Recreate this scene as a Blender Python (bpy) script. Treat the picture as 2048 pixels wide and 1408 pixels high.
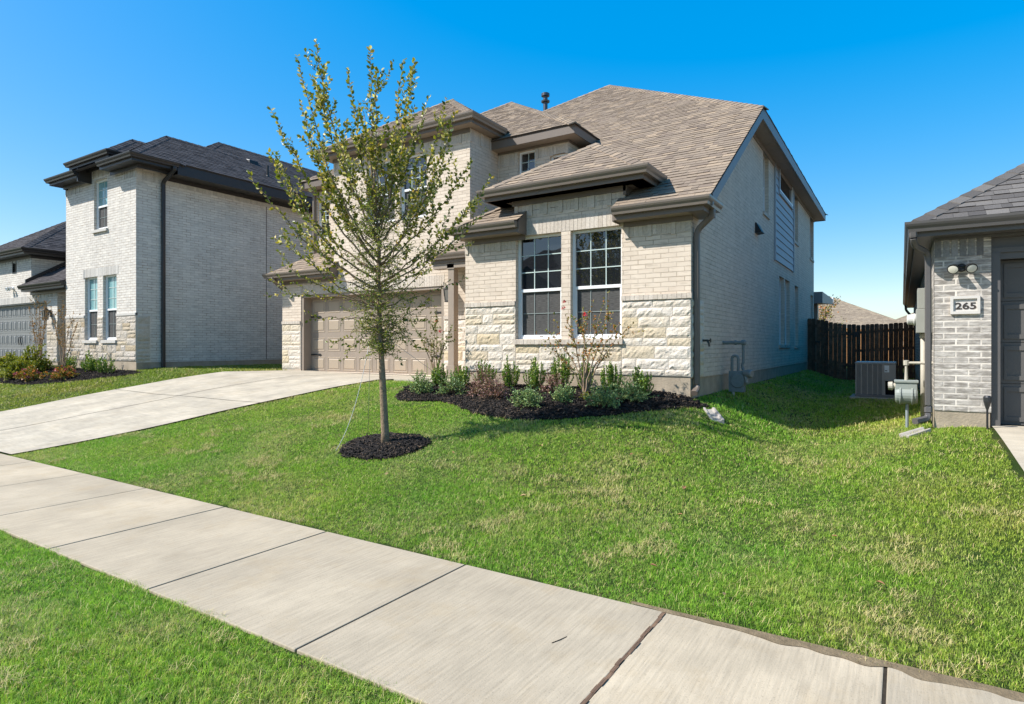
import bpy, bmesh, math, random
import numpy as np
from mathutils import Vector

# ------------------------------------------------------------------ camera, sky, sun, exposure
for o in list(bpy.data.objects):
    bpy.data.objects.remove(o)
sc = bpy.context.scene
COL = sc.collection
cam_d = bpy.data.cameras.new('camera')
cam = bpy.data.objects.new('camera', cam_d)
COL.objects.link(cam)
cam.location = (0, 0, 1.65)
cam.rotation_euler = (math.radians(90), 0, math.radians(32.5))
cam_d.sensor_width = 36
cam_d.lens = 1224 / 2048 * 36
cam_d.shift_y = -12 / 2048
cam_d.clip_start = 0.05
cam_d.clip_end = 3000
sc.camera = cam

SUN = Vector((-1.15, -1.0, 1.5)).normalized()
SUN_EL = math.asin(SUN.z)
SUN_ROT = math.atan2(SUN.x, SUN.y)
world = bpy.data.worlds.new('World')
sc.world = world
world.use_nodes = True
wn = world.node_tree
wn.nodes.clear()
w_out = wn.nodes.new('ShaderNodeOutputWorld')
w_bg = wn.nodes.new('ShaderNodeBackground')
sky = wn.nodes.new('ShaderNodeTexSky')
sky.sky_type = 'NISHITA'
sky.sun_disc = False
sky.sun_elevation = SUN_EL
sky.sun_rotation = SUN_ROT
sky.altitude = 200
sky.air_density = 1.0
sky.dust_density = 1.0
sky.ozone_density = 2.0
w_hs = wn.nodes.new('ShaderNodeHueSaturation')
w_hs.inputs['Saturation'].default_value = 3.2
w_hs.inputs['Value'].default_value = 2.5
w_hs.inputs['Hue'].default_value = 0.504
w_gm = wn.nodes.new('ShaderNodeGamma')          # softens the sky's range the way the photograph's tone curve does
w_gm.inputs[1].default_value = 0.36
wn.links.new(sky.outputs[0], w_gm.inputs[0])
w_bg.inputs['Strength'].default_value = 0.15
wn.links.new(w_gm.outputs[0], w_hs.inputs['Color'])
wn.links.new(w_hs.outputs[0], w_bg.inputs['Color'])
wn.links.new(w_bg.outputs[0], w_out.inputs['Surface'])

sun_d = bpy.data.lights.new('sun', 'SUN')
sun_d.energy = 5.0
sun_d.angle = math.radians(0.5)
sun_d.color = (1.0, 0.985, 0.955)
sun = bpy.data.objects.new('sun', sun_d)
COL.objects.link(sun)
sun.rotation_euler = (-SUN).to_track_quat('-Z', 'Y').to_euler()
sun.location = (-20, -20, 30)

sc.view_settings.view_transform = 'Standard'
sc.view_settings.look = 'None'
sc.view_settings.gamma = 1
sc.view_settings.use_curve_mapping = False
sc.view_settings.exposure = 0.62
sc.render.engine = 'CYCLES'
sc.cycles.max_bounces = 8
sc.cycles.diffuse_bounces = 4
sc.cycles.transparent_max_bounces = 12

R = random.Random(7)
NR = np.random.default_rng(11)

# ------------------------------------------------------------------ objects and tags
def link(o, parent=None):
    COL.objects.link(o)
    if parent:
        o.parent = parent
    return o

def tag(o, label=None, cat=None, group=None, kind=None):
    if label: o['label'] = label
    if cat: o['category'] = cat
    if group: o['group'] = group
    if kind: o['kind'] = kind
    return o

def thing(name, label, cat, loc=(0, 0, 0), group=None):
    o = bpy.data.objects.new(name, None)
    o.empty_display_size = 0.2
    o.location = loc
    link(o)
    return tag(o, label, cat, group)

class MB:
    """collects faces in world coordinates; build() makes ONE mesh object"""
    def __init__(s):
        s.v = []; s.f = []; s.m = []
    def face(s, pts, m=0):
        i = len(s.v)
        s.v += [tuple(p) for p in pts]
        s.f.append(tuple(range(i, i + len(pts)))); s.m.append(m)
    def mesh(s, vs, fs, m=0):
        i = len(s.v)
        s.v += [tuple(p) for p in vs]
        for f in fs:
            s.f.append(tuple(i + k for k in f)); s.m.append(m)
    def box(s, x0, x1, y0, y1, z0, z1, m=0):
        vs = [(x0,y0,z0),(x1,y0,z0),(x1,y1,z0),(x0,y1,z0),(x0,y0,z1),(x1,y0,z1),(x1,y1,z1),(x0,y1,z1)]
        s.mesh(vs, [(0,3,2,1),(4,5,6,7),(0,1,5,4),(1,2,6,5),(2,3,7,6),(3,0,4,7)], m)
    def obox(s, c, ax, ay, az, m=0):
        """oriented box: centre and three half-axis vectors"""
        c = Vector(c); ax = Vector(ax); ay = Vector(ay); az = Vector(az)
        vs = [c+sx*ax+sy*ay+sz*az for sz in (-1,1) for sx, sy in ((-1,-1),(1,-1),(1,1),(-1,1))]
        s.mesh(vs, [(0,3,2,1),(4,5,6,7),(0,1,5,4),(1,2,6,5),(2,3,7,6),(3,0,4,7)], m)
    def tube(s, pts, rad, n=8, m=0, cap=True):
        pts = [Vector(p) for p in pts]
        if not hasattr(rad, '__len__'): rad = [rad] * len(pts)
        base = len(s.v); up = None
        for i, p in enumerate(pts):
            d = (pts[min(i+1, len(pts)-1)] - pts[max(i-1, 0)])
            if d.length < 1e-9: d = Vector((0,0,1))
            d.normalize()
            if up is None:
                up = Vector((1,0,0)) if abs(d.x) < .8 else Vector((0,1,0))
            a = (up - d * up.dot(d)).normalized(); b = d.cross(a); up = a
            for k in range(n):
                t = 2 * math.pi * k / n
                s.v.append(tuple(p + (a * math.cos(t) + b * math.sin(t)) * rad[i]))
        for i in range(len(pts) - 1):
            for k in range(n):
                k2 = (k + 1) % n
                s.f.append((base+i*n+k, base+i*n+k2, base+(i+1)*n+k2, base+(i+1)*n+k)); s.m.append(m)
        if cap:
            s.f.append(tuple(base + k for k in reversed(range(n)))); s.m.append(m)
            e = base + (len(pts)-1)*n
            s.f.append(tuple(e + k for k in range(n))); s.m.append(m)
    def lathe(s, c, axis, prof, n=16, m=0):
        """prof = [(along, radius)] about axis through c"""
        axis = Vector(axis).normalized(); c = Vector(c)
        s.tube([c + axis * (a + 1e-6*i) for i, (a, r) in enumerate(prof)], [max(r, 1e-4) for a, r in prof], n, m)
    def sweep(s, path, prof, m=0, caps=True):
        """profile (outward, up) swept along a level path; outward is to the right of travel"""
        P = [Vector(p) for p in path]; base = len(s.v); n = len(prof)
        dirs = [(P[i+1]-P[i]).normalized() for i in range(len(P)-1)]
        for i, p in enumerate(P):
            d0 = dirs[max(i-1, 0)]; d1 = dirs[min(i, len(dirs)-1)]
            n0 = Vector((d0.y, -d0.x, 0)); n1 = Vector((d1.y, -d1.x, 0))
            mv = n0 + n1; mv = mv / max(mv.dot(n0), 1e-6)
            for (o, z) in prof:
                s.v.append(tuple(p + mv * o + Vector((0, 0, z))))
        for i in range(len(P)-1):
            for k in range(n):
                k2 = (k+1) % n
                s.f.append((base+i*n+k, base+(i+1)*n+k, base+(i+1)*n+k2, base+i*n+k2)); s.m.append(m)
        if caps:
            s.f.append(tuple(base+k for k in range(n))); s.m.append(m)
            e = base+(len(P)-1)*n
            s.f.append(tuple(e+k for k in reversed(range(n)))); s.m.append(m)
    def build(s, name, mats, parent=None, smooth=False, bevel=0, fix=True):
        me = bpy.data.meshes.new(name)
        pv = parent_origin(parent)
        v = np.array(s.v, dtype=np.float64).reshape(-1, 3) - pv
        me.from_pydata(v.tolist(), [], s.f)
        if not isinstance(mats, (list, tuple)): mats = [mats]
        for mt in mats: me.materials.append(mt)
        if len(mats) > 1:
            me.polygons.foreach_set('material_index', s.m)
        if smooth:
            me.polygons.foreach_set('use_smooth', [True]*len(me.polygons))
        if fix or bevel:
            bm = bmesh.new(); bm.from_mesh(me)
            if bevel:
                bmesh.ops.remove_doubles(bm, verts=bm.verts, dist=1e-5)
            if fix: bmesh.ops.recalc_face_normals(bm, faces=bm.faces)
            if bevel:
                es = [e for e in bm.edges if len(e.link_faces) == 2 and e.calc_face_angle(0) > .6]
                bmesh.ops.bevel(bm, geom=es, offset=bevel, segments=2, affect='EDGES', profile=.6)
            bm.to_mesh(me); bm.free()
        o = bpy.data.objects.new(name, me)
        return link(o, parent)

def parent_origin(p):
    v = np.zeros(3)
    while p is not None:
        v += np.array(p.location); p = p.parent
    return v

def raw_mesh(name, verts, loops, starts, totals, mats, matidx=None, parent=None, smooth=False):
    me = bpy.data.meshes.new(name)
    me.vertices.add(len(verts)); me.vertices.foreach_set('co', np.ascontiguousarray(verts, dtype=np.float32).ravel())
    me.loops.add(len(loops)); me.loops.foreach_set('vertex_index', np.ascontiguousarray(loops, dtype=np.int32))
    me.polygons.add(len(starts)); me.polygons.foreach_set('loop_start', np.ascontiguousarray(starts, dtype=np.int32))
    try: me.polygons.foreach_set('loop_total', np.ascontiguousarray(totals, dtype=np.int32))
    except Exception: pass
    if not isinstance(mats, (list, tuple)): mats = [mats]
    for m in mats: me.materials.append(m)
    if matidx is not None: me.polygons.foreach_set('material_index', np.ascontiguousarray(matidx, dtype=np.int32))
    if smooth: me.polygons.foreach_set('use_smooth', np.ones(len(starts), dtype=bool))
    me.update(calc_edges=True); me.validate()
    o = bpy.data.objects.new(name, me)
    return link(o, parent)

# ------------------------------------------------------------------ materials
class NT:
    def __init__(s, name):
        s.mat = bpy.data.materials.new(name); s.mat.use_nodes = True
        s.t = s.mat.node_tree; s.t.nodes.clear()
        s.out = s.n('OutputMaterial'); s.p = s.n('BsdfPrincipled')
        s.l(s.p.outputs[0], s.out.inputs[0])
    def n(s, typ, **kw):
        nd = s.t.nodes.new('ShaderNode' + typ)
        for k, v in kw.items(): setattr(nd, k, v)
        return nd
    def l(s, a, b): s.t.links.new(a, b)
    def val(s, inp, v):
        if hasattr(v, 'is_output') or isinstance(v, bpy.types.NodeSocket): s.l(v, inp)
        else: inp.default_value = v
    def math(s, op, a, b=0.0, c=None):
        nd = s.n('Math', operation=op); s.val(nd.inputs[0], a); s.val(nd.inputs[1], b)
        if c is not None: s.val(nd.inputs[2], c)
        return nd.outputs[0]
    def pos(s): return s.n('NewGeometry').outputs['Position']
    def island(s): return s.n('NewGeometry').outputs['Random Per Island']
    def noise(s, scale, vec=None, detail=4, rough=.55, out='Fac'):
        nd = s.n('TexNoise'); nd.inputs['Scale'].default_value = scale
        nd.inputs['Detail'].default_value = detail; nd.inputs['Roughness'].default_value = rough
        s.l(vec if vec is not None else s.pos(), nd.inputs['Vector'])
        return nd.outputs[out]
    def mapping(s, vec, scale=(1,1,1), loc=(0,0,0), rot=(0,0,0)):
        nd = s.n('Mapping'); s.l(vec, nd.inputs['Vector'])
        nd.inputs['Scale'].default_value = scale; nd.inputs['Location'].default_value = loc; nd.inputs['Rotation'].default_value = rot
        return nd.outputs[0]
    def ramp(s, fac, stops, interp='LINEAR'):
        nd = s.n('ValToRGB'); s.l(fac, nd.inputs[0]); cr = nd.color_ramp; cr.interpolation = interp
        while len(cr.elements) < len(stops): cr.elements.new(.5)
        for e, (p, c) in zip(cr.elements, stops):
            e.position = p
            e.color = (c, c, c, 1) if isinstance(c, (int, float)) else (*c, 1)
        return nd.outputs[0]
    def mix(s, fac, a, b, mode='MIX'):
        nd = s.n('Mix', data_type='RGBA', blend_type=mode)
        s.val(nd.inputs[0], fac)
        for k, v in ((6, a), (7, b)):
            if isinstance(v, tuple): nd.inputs[k].default_value = (*v, 1) if len(v) == 3 else v
            else: s.l(v, nd.inputs[k])
        return nd.outputs[2]
    def base(s, c, rough=.6, spec=.3, metal=0):
        if isinstance(c, tuple): s.p.inputs['Base Color'].default_value = (*c, 1)
        else: s.l(c, s.p.inputs['Base Color'])
        s.val(s.p.inputs['Roughness'], rough)
        s.p.inputs['Specular IOR Level'].default_value = spec
        s.p.inputs['Metallic'].default_value = metal
        return s
    def bump(s, h, dist=.01, strength=1.0):
        nd = s.n('Bump'); nd.inputs['Distance'].default_value = dist; nd.inputs['Strength'].default_value = strength
        s.l(h, nd.inputs['Height']); s.l(nd.outputs[0], s.p.inputs['Normal']); return s

def wall_uv(t, swap=False):
    """(along the wall, up) whichever way the wall faces"""
    g = t.n('NewGeometry')
    sp = t.n('SeparateXYZ'); t.l(g.outputs['Position'], sp.inputs[0])
    sn = t.n('SeparateXYZ'); t.l(g.outputs['True Normal'], sn.inputs[0])
    isx = t.math('GREATER_THAN', t.math('ABSOLUTE', sn.outputs[0]), .6)
    u = t.math('ADD', t.math('MULTIPLY', sp.outputs[1], isx), t.math('MULTIPLY', sp.outputs[0], t.math('SUBTRACT', 1.0, isx)))
    cb = t.n('CombineXYZ')
    if swap: t.l(sp.outputs[2], cb.inputs[0]); t.l(u, cb.inputs[1])
    else: t.l(u, cb.inputs[0]); t.l(sp.outputs[2], cb.inputs[1])
    return cb.outputs[0]

def brick_mat(name, c1, c2, mortar, swap=False, msize=.007, smear=.35, smear_col=(.6,.55,.5), shadow=.5, zoff=0.0, stain=None, row=.0762, width=.254):
    t = NT(name)
    uv = wall_uv(t, swap)
    wob = t.n('VectorMath', operation='SCALE'); wob.inputs['Scale'].default_value = .006
    nz = t.n('TexNoise'); nz.inputs['Scale'].default_value = 9; t.l(t.pos(), nz.inputs['Vector']); t.l(nz.outputs['Color'], wob.inputs[0])
    add = t.n('VectorMath', operation='ADD'); t.l(uv, add.inputs[0]); t.l(wob.outputs[0], add.inputs[1])
    mp = t.mapping(add.outputs[0], loc=(.06, zoff, 0))
    b = t.n('TexBrick'); t.l(mp, b.inputs['Vector'])
    b.offset = .5
    b.inputs['Scale'].default_value = 1; b.inputs['Brick Width'].default_value = width; b.inputs['Row Height'].default_value = row
    b.inputs['Mortar Size'].default_value = msize; b.inputs['Mortar Smooth'].default_value = .25; b.inputs['Bias'].default_value = 0
    b.inputs['Color1'].default_value = (*c1, 1); b.inputs['Color2'].default_value = (*c2, 1); t.l(t.mix(t.ramp(t.noise(4.5, None, 4, .6), [(.38, 0.0), (.62, 1.0)]), mortar, tuple(.35*a_+.65*b_ for a_, b_ in zip(mortar, c1))), b.inputs['Mortar'])
    n1 = t.noise(14, t.mapping(uv, scale=(.6, 2.2, 1) if not swap else (.6, 2.2, 1)), 6, .65)
    c = t.mix(t.math('MULTIPLY', t.ramp(n1, [(.42, 0.0), (.66, 1.0)]), smear), b.outputs['Color'], smear_col)
    n2 = t.noise(1.1, None, 5, .6)
    c = t.mix(.5, c, t.ramp(n2, [(.25, .82), (.75, 1.0)]), 'MULTIPLY')
    odd = t.noise(1.0, t.mapping(uv, scale=(3.9, 13.1, 1)), 1, .4)
    c = t.mix(t.ramp(odd, [(.62, 0.0), (.70, .38)]), c, tuple(.62*a_ for a_ in c2))
    streak = t.noise(1.0, t.mapping(uv, scale=(2.2, .16, 1)), 5, .6)
    c = t.mix(.35, c, t.ramp(streak, [(.35, .80), (.6, 1.0)]), 'MULTIPLY')
    if stain:
        n3 = t.noise(2.6, t.mapping(uv, scale=(.5, 1.6, 1)), 6, .75)
        c = t.mix(t.math('MULTIPLY', t.ramp(n3, [(.56, 0.0), (.72, 1.0)]), .55), c, stain)
    t.base(c, .85, .2)
    h = t.math('ADD', t.math('MULTIPLY', t.math('SUBTRACT', 1.0, b.outputs['Fac']), 1.0), t.math('MULTIPLY', t.noise(60, None, 3), .35))
    t.bump(h, .006, .8)
    return t.mat

def simple(name, c, rough=.6, spec=.3, metal=0, var=.12, scale=6, bump=0, bscale=40):
    t = NT(name)
    n = t.noise(scale, None, 5, .6)
    col = t.mix(1.0, c, t.ramp(n, [(.25, 1 - var), (.75, 1.0 + 0*var)]), 'MULTIPLY')
    t.base(col, rough, spec, metal)
    if bump: t.bump(t.noise(bscale, None, 4), bump, .6)
    return t.mat

def island_mat(name, stops, rough=.8, spec=.2, nscale=30, var=.3, bump=.0, trans=0, bscale=60, vnoise=None):
    t = NT(name)
    c = t.ramp(t.island(), stops)
    c = t.mix(1.0, c, t.ramp(t.noise(nscale, None, 4), [(.3, 1 - var), (.7, 1.0)]), 'MULTIPLY')
    t.base(c, rough, spec)
    if bump: t.bump(t.noise(bscale, None, 5, .65), bump, .8)
    if trans:
        tr = t.n('BsdfTranslucent'); t.l(t.mix(1.0, c, (1.0, 1.0, .55), 'MULTIPLY'), tr.inputs[0])
        mx = t.n('MixShader'); mx.inputs[0].default_value = trans
        t.l(t.p.outputs[0], mx.inputs[1]); t.l(tr.outputs[0], mx.inputs[2]); t.l(mx.outputs[0], t.out.inputs[0])
    return t.mat

M = {}
# main house brick: warm cream
MB1, MB2, MBM = (.70,.58,.455), (.62,.505,.39), (.40,.31,.225)  # mortar colour darkened to stand for the shadow lines in the joints
M['brick'] = brick_mat('cream_brick', MB1, MB2, MBM, smear_col=(.71,.605,.49))
M['brick_soldier'] = brick_mat('cream_brick_on_end', MB1, MB2, MBM, swap=True, smear_col=(.71,.605,.49), width=.262, zoff=.02)
M['brick_left'] = brick_mat('white_brick', (.72,.66,.57), (.60,.55,.48), (.32,.22,.145), msize=.0075, smear_col=(.76,.72,.66), stain=(.33,.30,.26))
M['brick_left_soldier'] = brick_mat('white_brick_on_end', (.72,.67,.595), (.60,.56,.50), (.36,.25,.17), swap=True, smear_col=(.76,.72,.66))
M['brick_right'] = brick_mat('whitewashed_grey_brick', (.22,.19,.16), (.36,.32,.275), (.74,.655,.55), msize=.011, smear=.62, smear_col=(.74,.67,.59), zoff=.012)
M['brick_right_soldier'] = brick_mat('whitewashed_grey_brick_on_end', (.30,.28,.26), (.40,.37,.34), (.62,.56,.49), swap=True, msize=.011, smear=.6, smear_col=(.70,.65,.6))
M['brick_far'] = brick_mat('brown_brick', (.17,.12,.09), (.13,.09,.07), (.25,.2,.16))
# limestone
def stone_mat(name, dark=1.0, gold=True):
    t = NT(name)
    k = dark
    st = [(0, (.69*k,.60*k,.49*k)), (.3, (.75*k,.66*k,.555*k)), (.55, (.72*k,.62*k,.50*k)), (.74, (.66*k,.55*k,.40*k)), (.86, (.60*k,.475*k,.32*k)), (.94, (.68*k,.55*k,.36*k)), (1, (.75*k,.66*k,.56*k))]
    c = t.ramp(t.island(), st, 'LINEAR')
    c = t.mix(t.ramp(t.noise(7, None, 6, .7), [(.45, 0.0), (.75, .55)]), c, (.52*k,.41*k,.27*k))
    c = t.mix(.7, c, t.ramp(t.noise(45, None, 6, .7), [(.3, .72), (.65, 1.0)]), 'MULTIPLY')
    t.base(c, .9, .15)
    t.bump(t.math('ADD', t.noise(38, None, 8, .7), t.math('MULTIPLY', t.noise(11, None, 4, .6), .8)), .016, .9)
    return t.mat
M['stone'] = stone_mat('limestone')
M['stone_left'] = stone_mat('grey_limestone', .78)
M['mortar'] = simple('mortar', (.66,.58,.48), .95, .1, var=.2, scale=20)
M['concrete_base'] = simple('foundation_concrete', (.44,.355,.255), .9, .15, var=.35, scale=5, bump=.01)
# trims
M['trim'] = simple('taupe_trim_paint', (.165,.128,.10), .45, .35, var=.08)
M['gutter'] = simple('taupe_gutter_metal', (.20,.162,.13), .3, .5, var=.08)
M['soffit'] = simple('soffit_board', (.30,.24,.19), .6, .3, var=.1)
M['trim_blue'] = simple('grey_fascia_board', (.24,.22,.21), .5, .35)
M['trim_left'] = simple('dark_bronze_trim', (.028,.025,.024), .4, .45)
M['trim_right'] = simple('grey_brown_trim', (.105,.095,.088), .4, .45, var=.1)
M['white_vinyl'] = simple('white_vinyl', (.80,.79,.76), .4, .4, var=.05)
M['grille'] = simple('white_grille_bars', (.50,.58,.53), .4, .4, var=.05)
M['grille_dimmed'] = simple('grille_bars_dimmed', (.26,.29,.27), .5, .3)  # bars sit before the screen; its dimming is put into their darker colour
M['garage_main'] = simple('taupe_garage_paint', (.38,.30,.215), .5, .3, var=.07, scale=3)
M['garage_left'] = simple('grey_garage_paint', (.20,.20,.19), .45, .35, var=.07, scale=3)
M['garage_right'] = simple('charcoal_garage_paint', (.115,.105,.095), .5, .3, var=.1, scale=4, bump=.002, bscale=80)
M['black_iron'] = simple('black_iron', (.018,.018,.018), .45, .4)
M['porch_paint'] = simple('taupe_post_paint', (.30,.24,.185), .5, .3)
M['siding'] = simple('grey_lap_siding', (.34,.36,.38), .55, .3, var=.1)
M['dark_interior'] = simple('dark_opening', (.01,.01,.01), .9, .1)
def glass_mat(name, base=(.012,.014,.016), ior=1.75, wav=.0018, screen=False):
    t = NT(name)
    t.base(base, .03, .0)
    bp = t.n('Bump'); bp.inputs['Distance'].default_value = wav; bp.inputs['Strength'].default_value = .5
    t.l(t.noise(2.0, None, 1), bp.inputs['Height'])
    gl = t.n('BsdfGlossy'); gl.inputs['Roughness'].default_value = .012; t.l(bp.outputs[0], gl.inputs['Normal'])
    fr = t.n('Fresnel'); fr.inputs[0].default_value = ior
    mx = t.n('MixShader'); t.l(fr.outputs[0], mx.inputs[0]); t.l(t.p.outputs[0], mx.inputs[1]); t.l(gl.outputs[0], mx.inputs[2])
    t.l(mx.outputs[0], t.out.inputs[0])
    return t.mat
M['glass'] = glass_mat('window_glass', ior=2.1)
M['glass_left'] = glass_mat('window_glass_over_pale_blinds', (.20,.37,.37), ior=1.9)
def screen_mat():
    t = NT('insect_screen')
    uv = wall_uv(t)
    c = t.mix(t.ramp(t.noise(1.0, t.mapping(uv, scale=(12, 130, 1)), 2), [(.35, 0.0), (.65, 1.0)]), (.045,.043,.04), (.10,.095,.088))
    t.base(c, .75, .2); return t.mat
M['screen'] = screen_mat()
# shingles
M['shingle'] = island_mat('brown_asphalt_shingle', [(0,(0.239,0.180,0.135)),(.3,(0.315,0.242,0.174)),(.55,(0.275,0.211,0.155)),(.8,(0.360,0.273,0.190)),(.93,(0.414,0.308,0.209)),(1,(0.257,0.195,0.148))], .92, .15, 90, .35, .004, bscale=260)
M['shingle_left'] = island_mat('charcoal_asphalt_shingle', [(0,(.055,.048,.047)),(.5,(.085,.074,.072)),(1,(.115,.10,.096))], .92, .15, 90, .35, .004, bscale=260)
M['shingle_right'] = island_mat('grey_asphalt_shingle', [(0,(.10,.09,.082)),(.5,(.15,.135,.122)),(1,(.20,.18,.16))], .92, .15, 90, .35, .004, bscale=260)
M['butt'] = simple('shingle_butt_edge', (.12,.092,.07), .95, .1)
M['underlay'] = simple('roof_underlay', (.06,.05,.045), .9, .1)
# ground
def concrete_mat(name, c, broom=(1, 40), dirt=.4):
    t = NT(name); p = t.pos()
    n = t.noise(1.3, None, 6, .6)
    col = t.mix(1.0, c, t.ramp(n, [(.3, .74), (.68, 1.02)]), 'MULTIPLY')
    col = t.mix(1.0, col, t.mix(1.0, (1,1,1), t.ramp(t.island(), [(0, (.90,.90,.90)), (1, (1.05,1.04,1.02))]), 'MULTIPLY'), 'MULTIPLY')
    streak = t.noise(1.0, t.mapping(p, scale=(broom[1], broom[0], 1)), 3, .6)
    col = t.mix(.8, col, t.ramp(streak, [(.3, .76), (.62, 1.0)]), 'MULTIPLY')
    col = t.mix(t.math('MULTIPLY', t.ramp(t.noise(2.2, None, 6, .7), [(.52, 0.0), (.72, 1.0)]), dirt), col, (.36,.265,.15))
    spk = t.noise(140, None, 2, .5)
    col = t.mix(.6, col, t.ramp(spk, [(.25, .45), (.40, 1.0)]), 'MULTIPLY')
    t.base(col, .85, .2)
    t.bump(t.math('ADD', streak, t.math('MULTIPLY', spk, .5)), .003, .7)
    return t.mat
M['walk'] = concrete_mat('broomed_concrete', (.50,.41,.29), (3, 55))
M['drive'] = concrete_mat('driveway_concrete', (.51,.44,.335), (40, 4), .25)
M['asphalt'] = simple('street_concrete', (.30,.28,.26), .9, .15, var=.3, scale=3, bump=.004)
def ground_mat():
    t = NT('lawn_soil')
    n = t.noise(1.7, None, 6, .65)
    c = t.ramp(n, [(.3, (.028,.055,.009)), (.5, (.04,.065,.013)), (.68, (.09,.08,.032)), (.8, (.13,.105,.05))])
    c = t.mix(.8, c, t.ramp(t.noise(90, None, 4, .7), [(.3, .45), (.7, 1.0)]), 'MULTIPLY')
    t.base(c, .95, .1); t.bump(t.noise(60, None, 5, .7), .02, .8); return t.mat
M['ground'] = ground_mat()
M['soil'] = simple('sandy_soil', (.25,.185,.11), .95, .1, var=.5, scale=14, bump=.015, bscale=70)
M['mulch_base'] = simple('mulch_bed', (.018,.013,.010), .95, .1, var=.6, scale=30, bump=.03, bscale=50)
M['mulch'] = island_mat('mulch_chips', [(0,(.010,.008,.007)),(.6,(.022,.017,.014)),(.9,(.05,.036,.026)),(1,(.15,.10,.06))], .85, .25, 60, .3)
def grass_mat(name, a, b, straw, yellow=(.16,.17,.02), th=(.46,.64)):
    t = NT(name)
    isl = t.island()
    c = t.ramp(isl, [(0, a), (.5, b), (.8, tuple(x*1.35 for x in b)), (.9, yellow), (1, straw)])
    patch = t.ramp(t.noise(1.15, None, 5, .62), [(th[0], 0.0), (th[1], 1.0)])
    dry = t.math('MULTIPLY', patch, t.ramp(t.math('FRACT', t.math('MULTIPLY', isl, 37.7)), [(.3, 0.0), (.7, .85)]))
    c = t.mix(dry, c, straw)
    sx = t.n('SeparateXYZ'); t.l(t.pos(), sx.inputs[0])
    mr = t.n('MapRange'); t.l(t.math('ADD', sx.outputs[0], t.math('MULTIPLY', t.noise(.9, None, 4, .6), 1.6)), mr.inputs[0])
    mr.inputs[1].default_value = -.5; mr.inputs[2].default_value = 1.5; mr.inputs[3].default_value = 0; mr.inputs[4].default_value = .5
    c = t.mix(mr.outputs[0], c, yellow)
    tone = t.noise(.45, None, 3, .5)
    c = t.mix(1.0, c, t.ramp(tone, [(.35, (.78,.95,.75)), (.65, (1.12,1.04,1.0))]), 'MULTIPLY')
    c = t.mix(1.0, c, t.ramp(t.noise(17, None, 3, .6), [(.34, (.60,.66,.6)), (.5, (1.0,1.0,1.0)), (.68, (1.28,1.22,1.1))]), 'MULTIPLY')
    t.base(c, .55, .3)
    tr = t.n('BsdfTranslucent'); t.l(c, tr.inputs[0])
    mx = t.n('MixShader'); mx.inputs[0].default_value = .42
    t.l(t.p.outputs[0], mx.inputs[1]); t.l(tr.outputs[0], mx.inputs[2]); t.l(mx.outputs[0], t.out.inputs[0])
    return t.mat
M['grass'] = grass_mat('bermuda_grass', (.175,.335,.03), (.29,.475,.05), (.64,.54,.26), (.42,.44,.07))
M['grass_left'] = grass_mat('yellowing_grass', (.19,.26,.025), (.29,.34,.04), (.52,.46,.18), (.40,.37,.06), (.46,.62))
M['straw'] = island_mat('dry_thatch', [(0,(.52,.42,.16)),(.6,(.66,.55,.25)),(1,(.40,.29,.10))], .8, .15, 20, .2)
# plants
M['bark'] = simple('young_bark', (.34,.24,.155), .9, .15, var=.55, scale=28, bump=.02, bscale=60)
M['twig'] = simple('twig_bark', (.11,.075,.05), .85, .2, var=.3, scale=30)
M['pale_bark'] = simple('pale_bark', (.36,.25,.16), .8, .2, var=.3, scale=30)
M['leaf_tree'] = island_mat('elm_leaves', [(0,(0.100,0.137,0.014)),(.35,(0.189,0.224,0.024)),(.6,(0.318,0.305,0.037)),(.74,(0.437,0.353,0.049)),(.86,(0.782,0.642,0.267)),(.97,(0.782,0.748,0.365)),(1,(0.782,0.475,0.045))], .4, .45, 50, .12, trans=.42)
M['leaf_tree_small'] = island_mat('small_elm_leaves', [(0,(0.112,0.165,0.023)),(.5,(0.220,0.301,0.038)),(.85,(0.407,0.439,0.060)),(1,(0.689,0.548,0.118))], .45, .4, 50, .15, trans=.4)
M['leaf_box'] = island_mat('boxwood_leaves', [(0,(0.075,0.162,0.019)),(.5,(0.148,0.278,0.032)),(.8,(0.296,0.418,0.058)),(1,(0.541,0.557,0.116))], .35, .5, 40, .2, trans=.25)
M['leaf_blue'] = island_mat('blue_green_leaves', [(0,(0.112,0.217,0.078)),(.5,(0.222,0.348,0.122)),(.85,(0.413,0.522,0.177)),(1,(0.635,0.637,0.198))], .4, .4, 40, .2, trans=.2)
M['leaf_red'] = island_mat('bronze_leaves', [(0,(0.205,0.103,0.080)),(.35,(0.364,0.159,0.136)),(.6,(0.227,0.227,0.080)),(.85,(0.500,0.296,0.250)),(1,(0.591,0.341,0.341))], .45, .35, 40, .2, trans=.2)
M['leaf_myrtle'] = island_mat('myrtle_leaves', [(0,(0.146,0.194,0.027)),(.4,(0.269,0.279,0.039)),(.65,(0.415,0.237,0.049)),(.85,(0.634,0.215,0.049)),(1,(0.829,0.300,0.058))], .45, .35, 40, .2, trans=.25)
M['leaf_orange'] = island_mat('autumn_myrtle_leaves', [(0,(.16,.13,.03)),(.3,(.34,.17,.04)),(.7,(.45,.22,.05)),(1,(.52,.32,.09))], .45, .35, 40, .2, trans=.25)
M['leaf_sap'] = island_mat('green_and_bronze_leaves', [(0,(.09,.15,.02)),(.5,(.17,.24,.03)),(.8,(.26,.25,.04)),(1,(.34,.14,.04))], .45, .35, 40, .2, trans=.3)
M['leaf_lime'] = island_mat('lime_leaves', [(0,(0.140,0.196,0.021)),(.5,(0.280,0.308,0.035)),(1,(0.476,0.420,0.042))], .45, .35, 40, .2, trans=.3)
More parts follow.
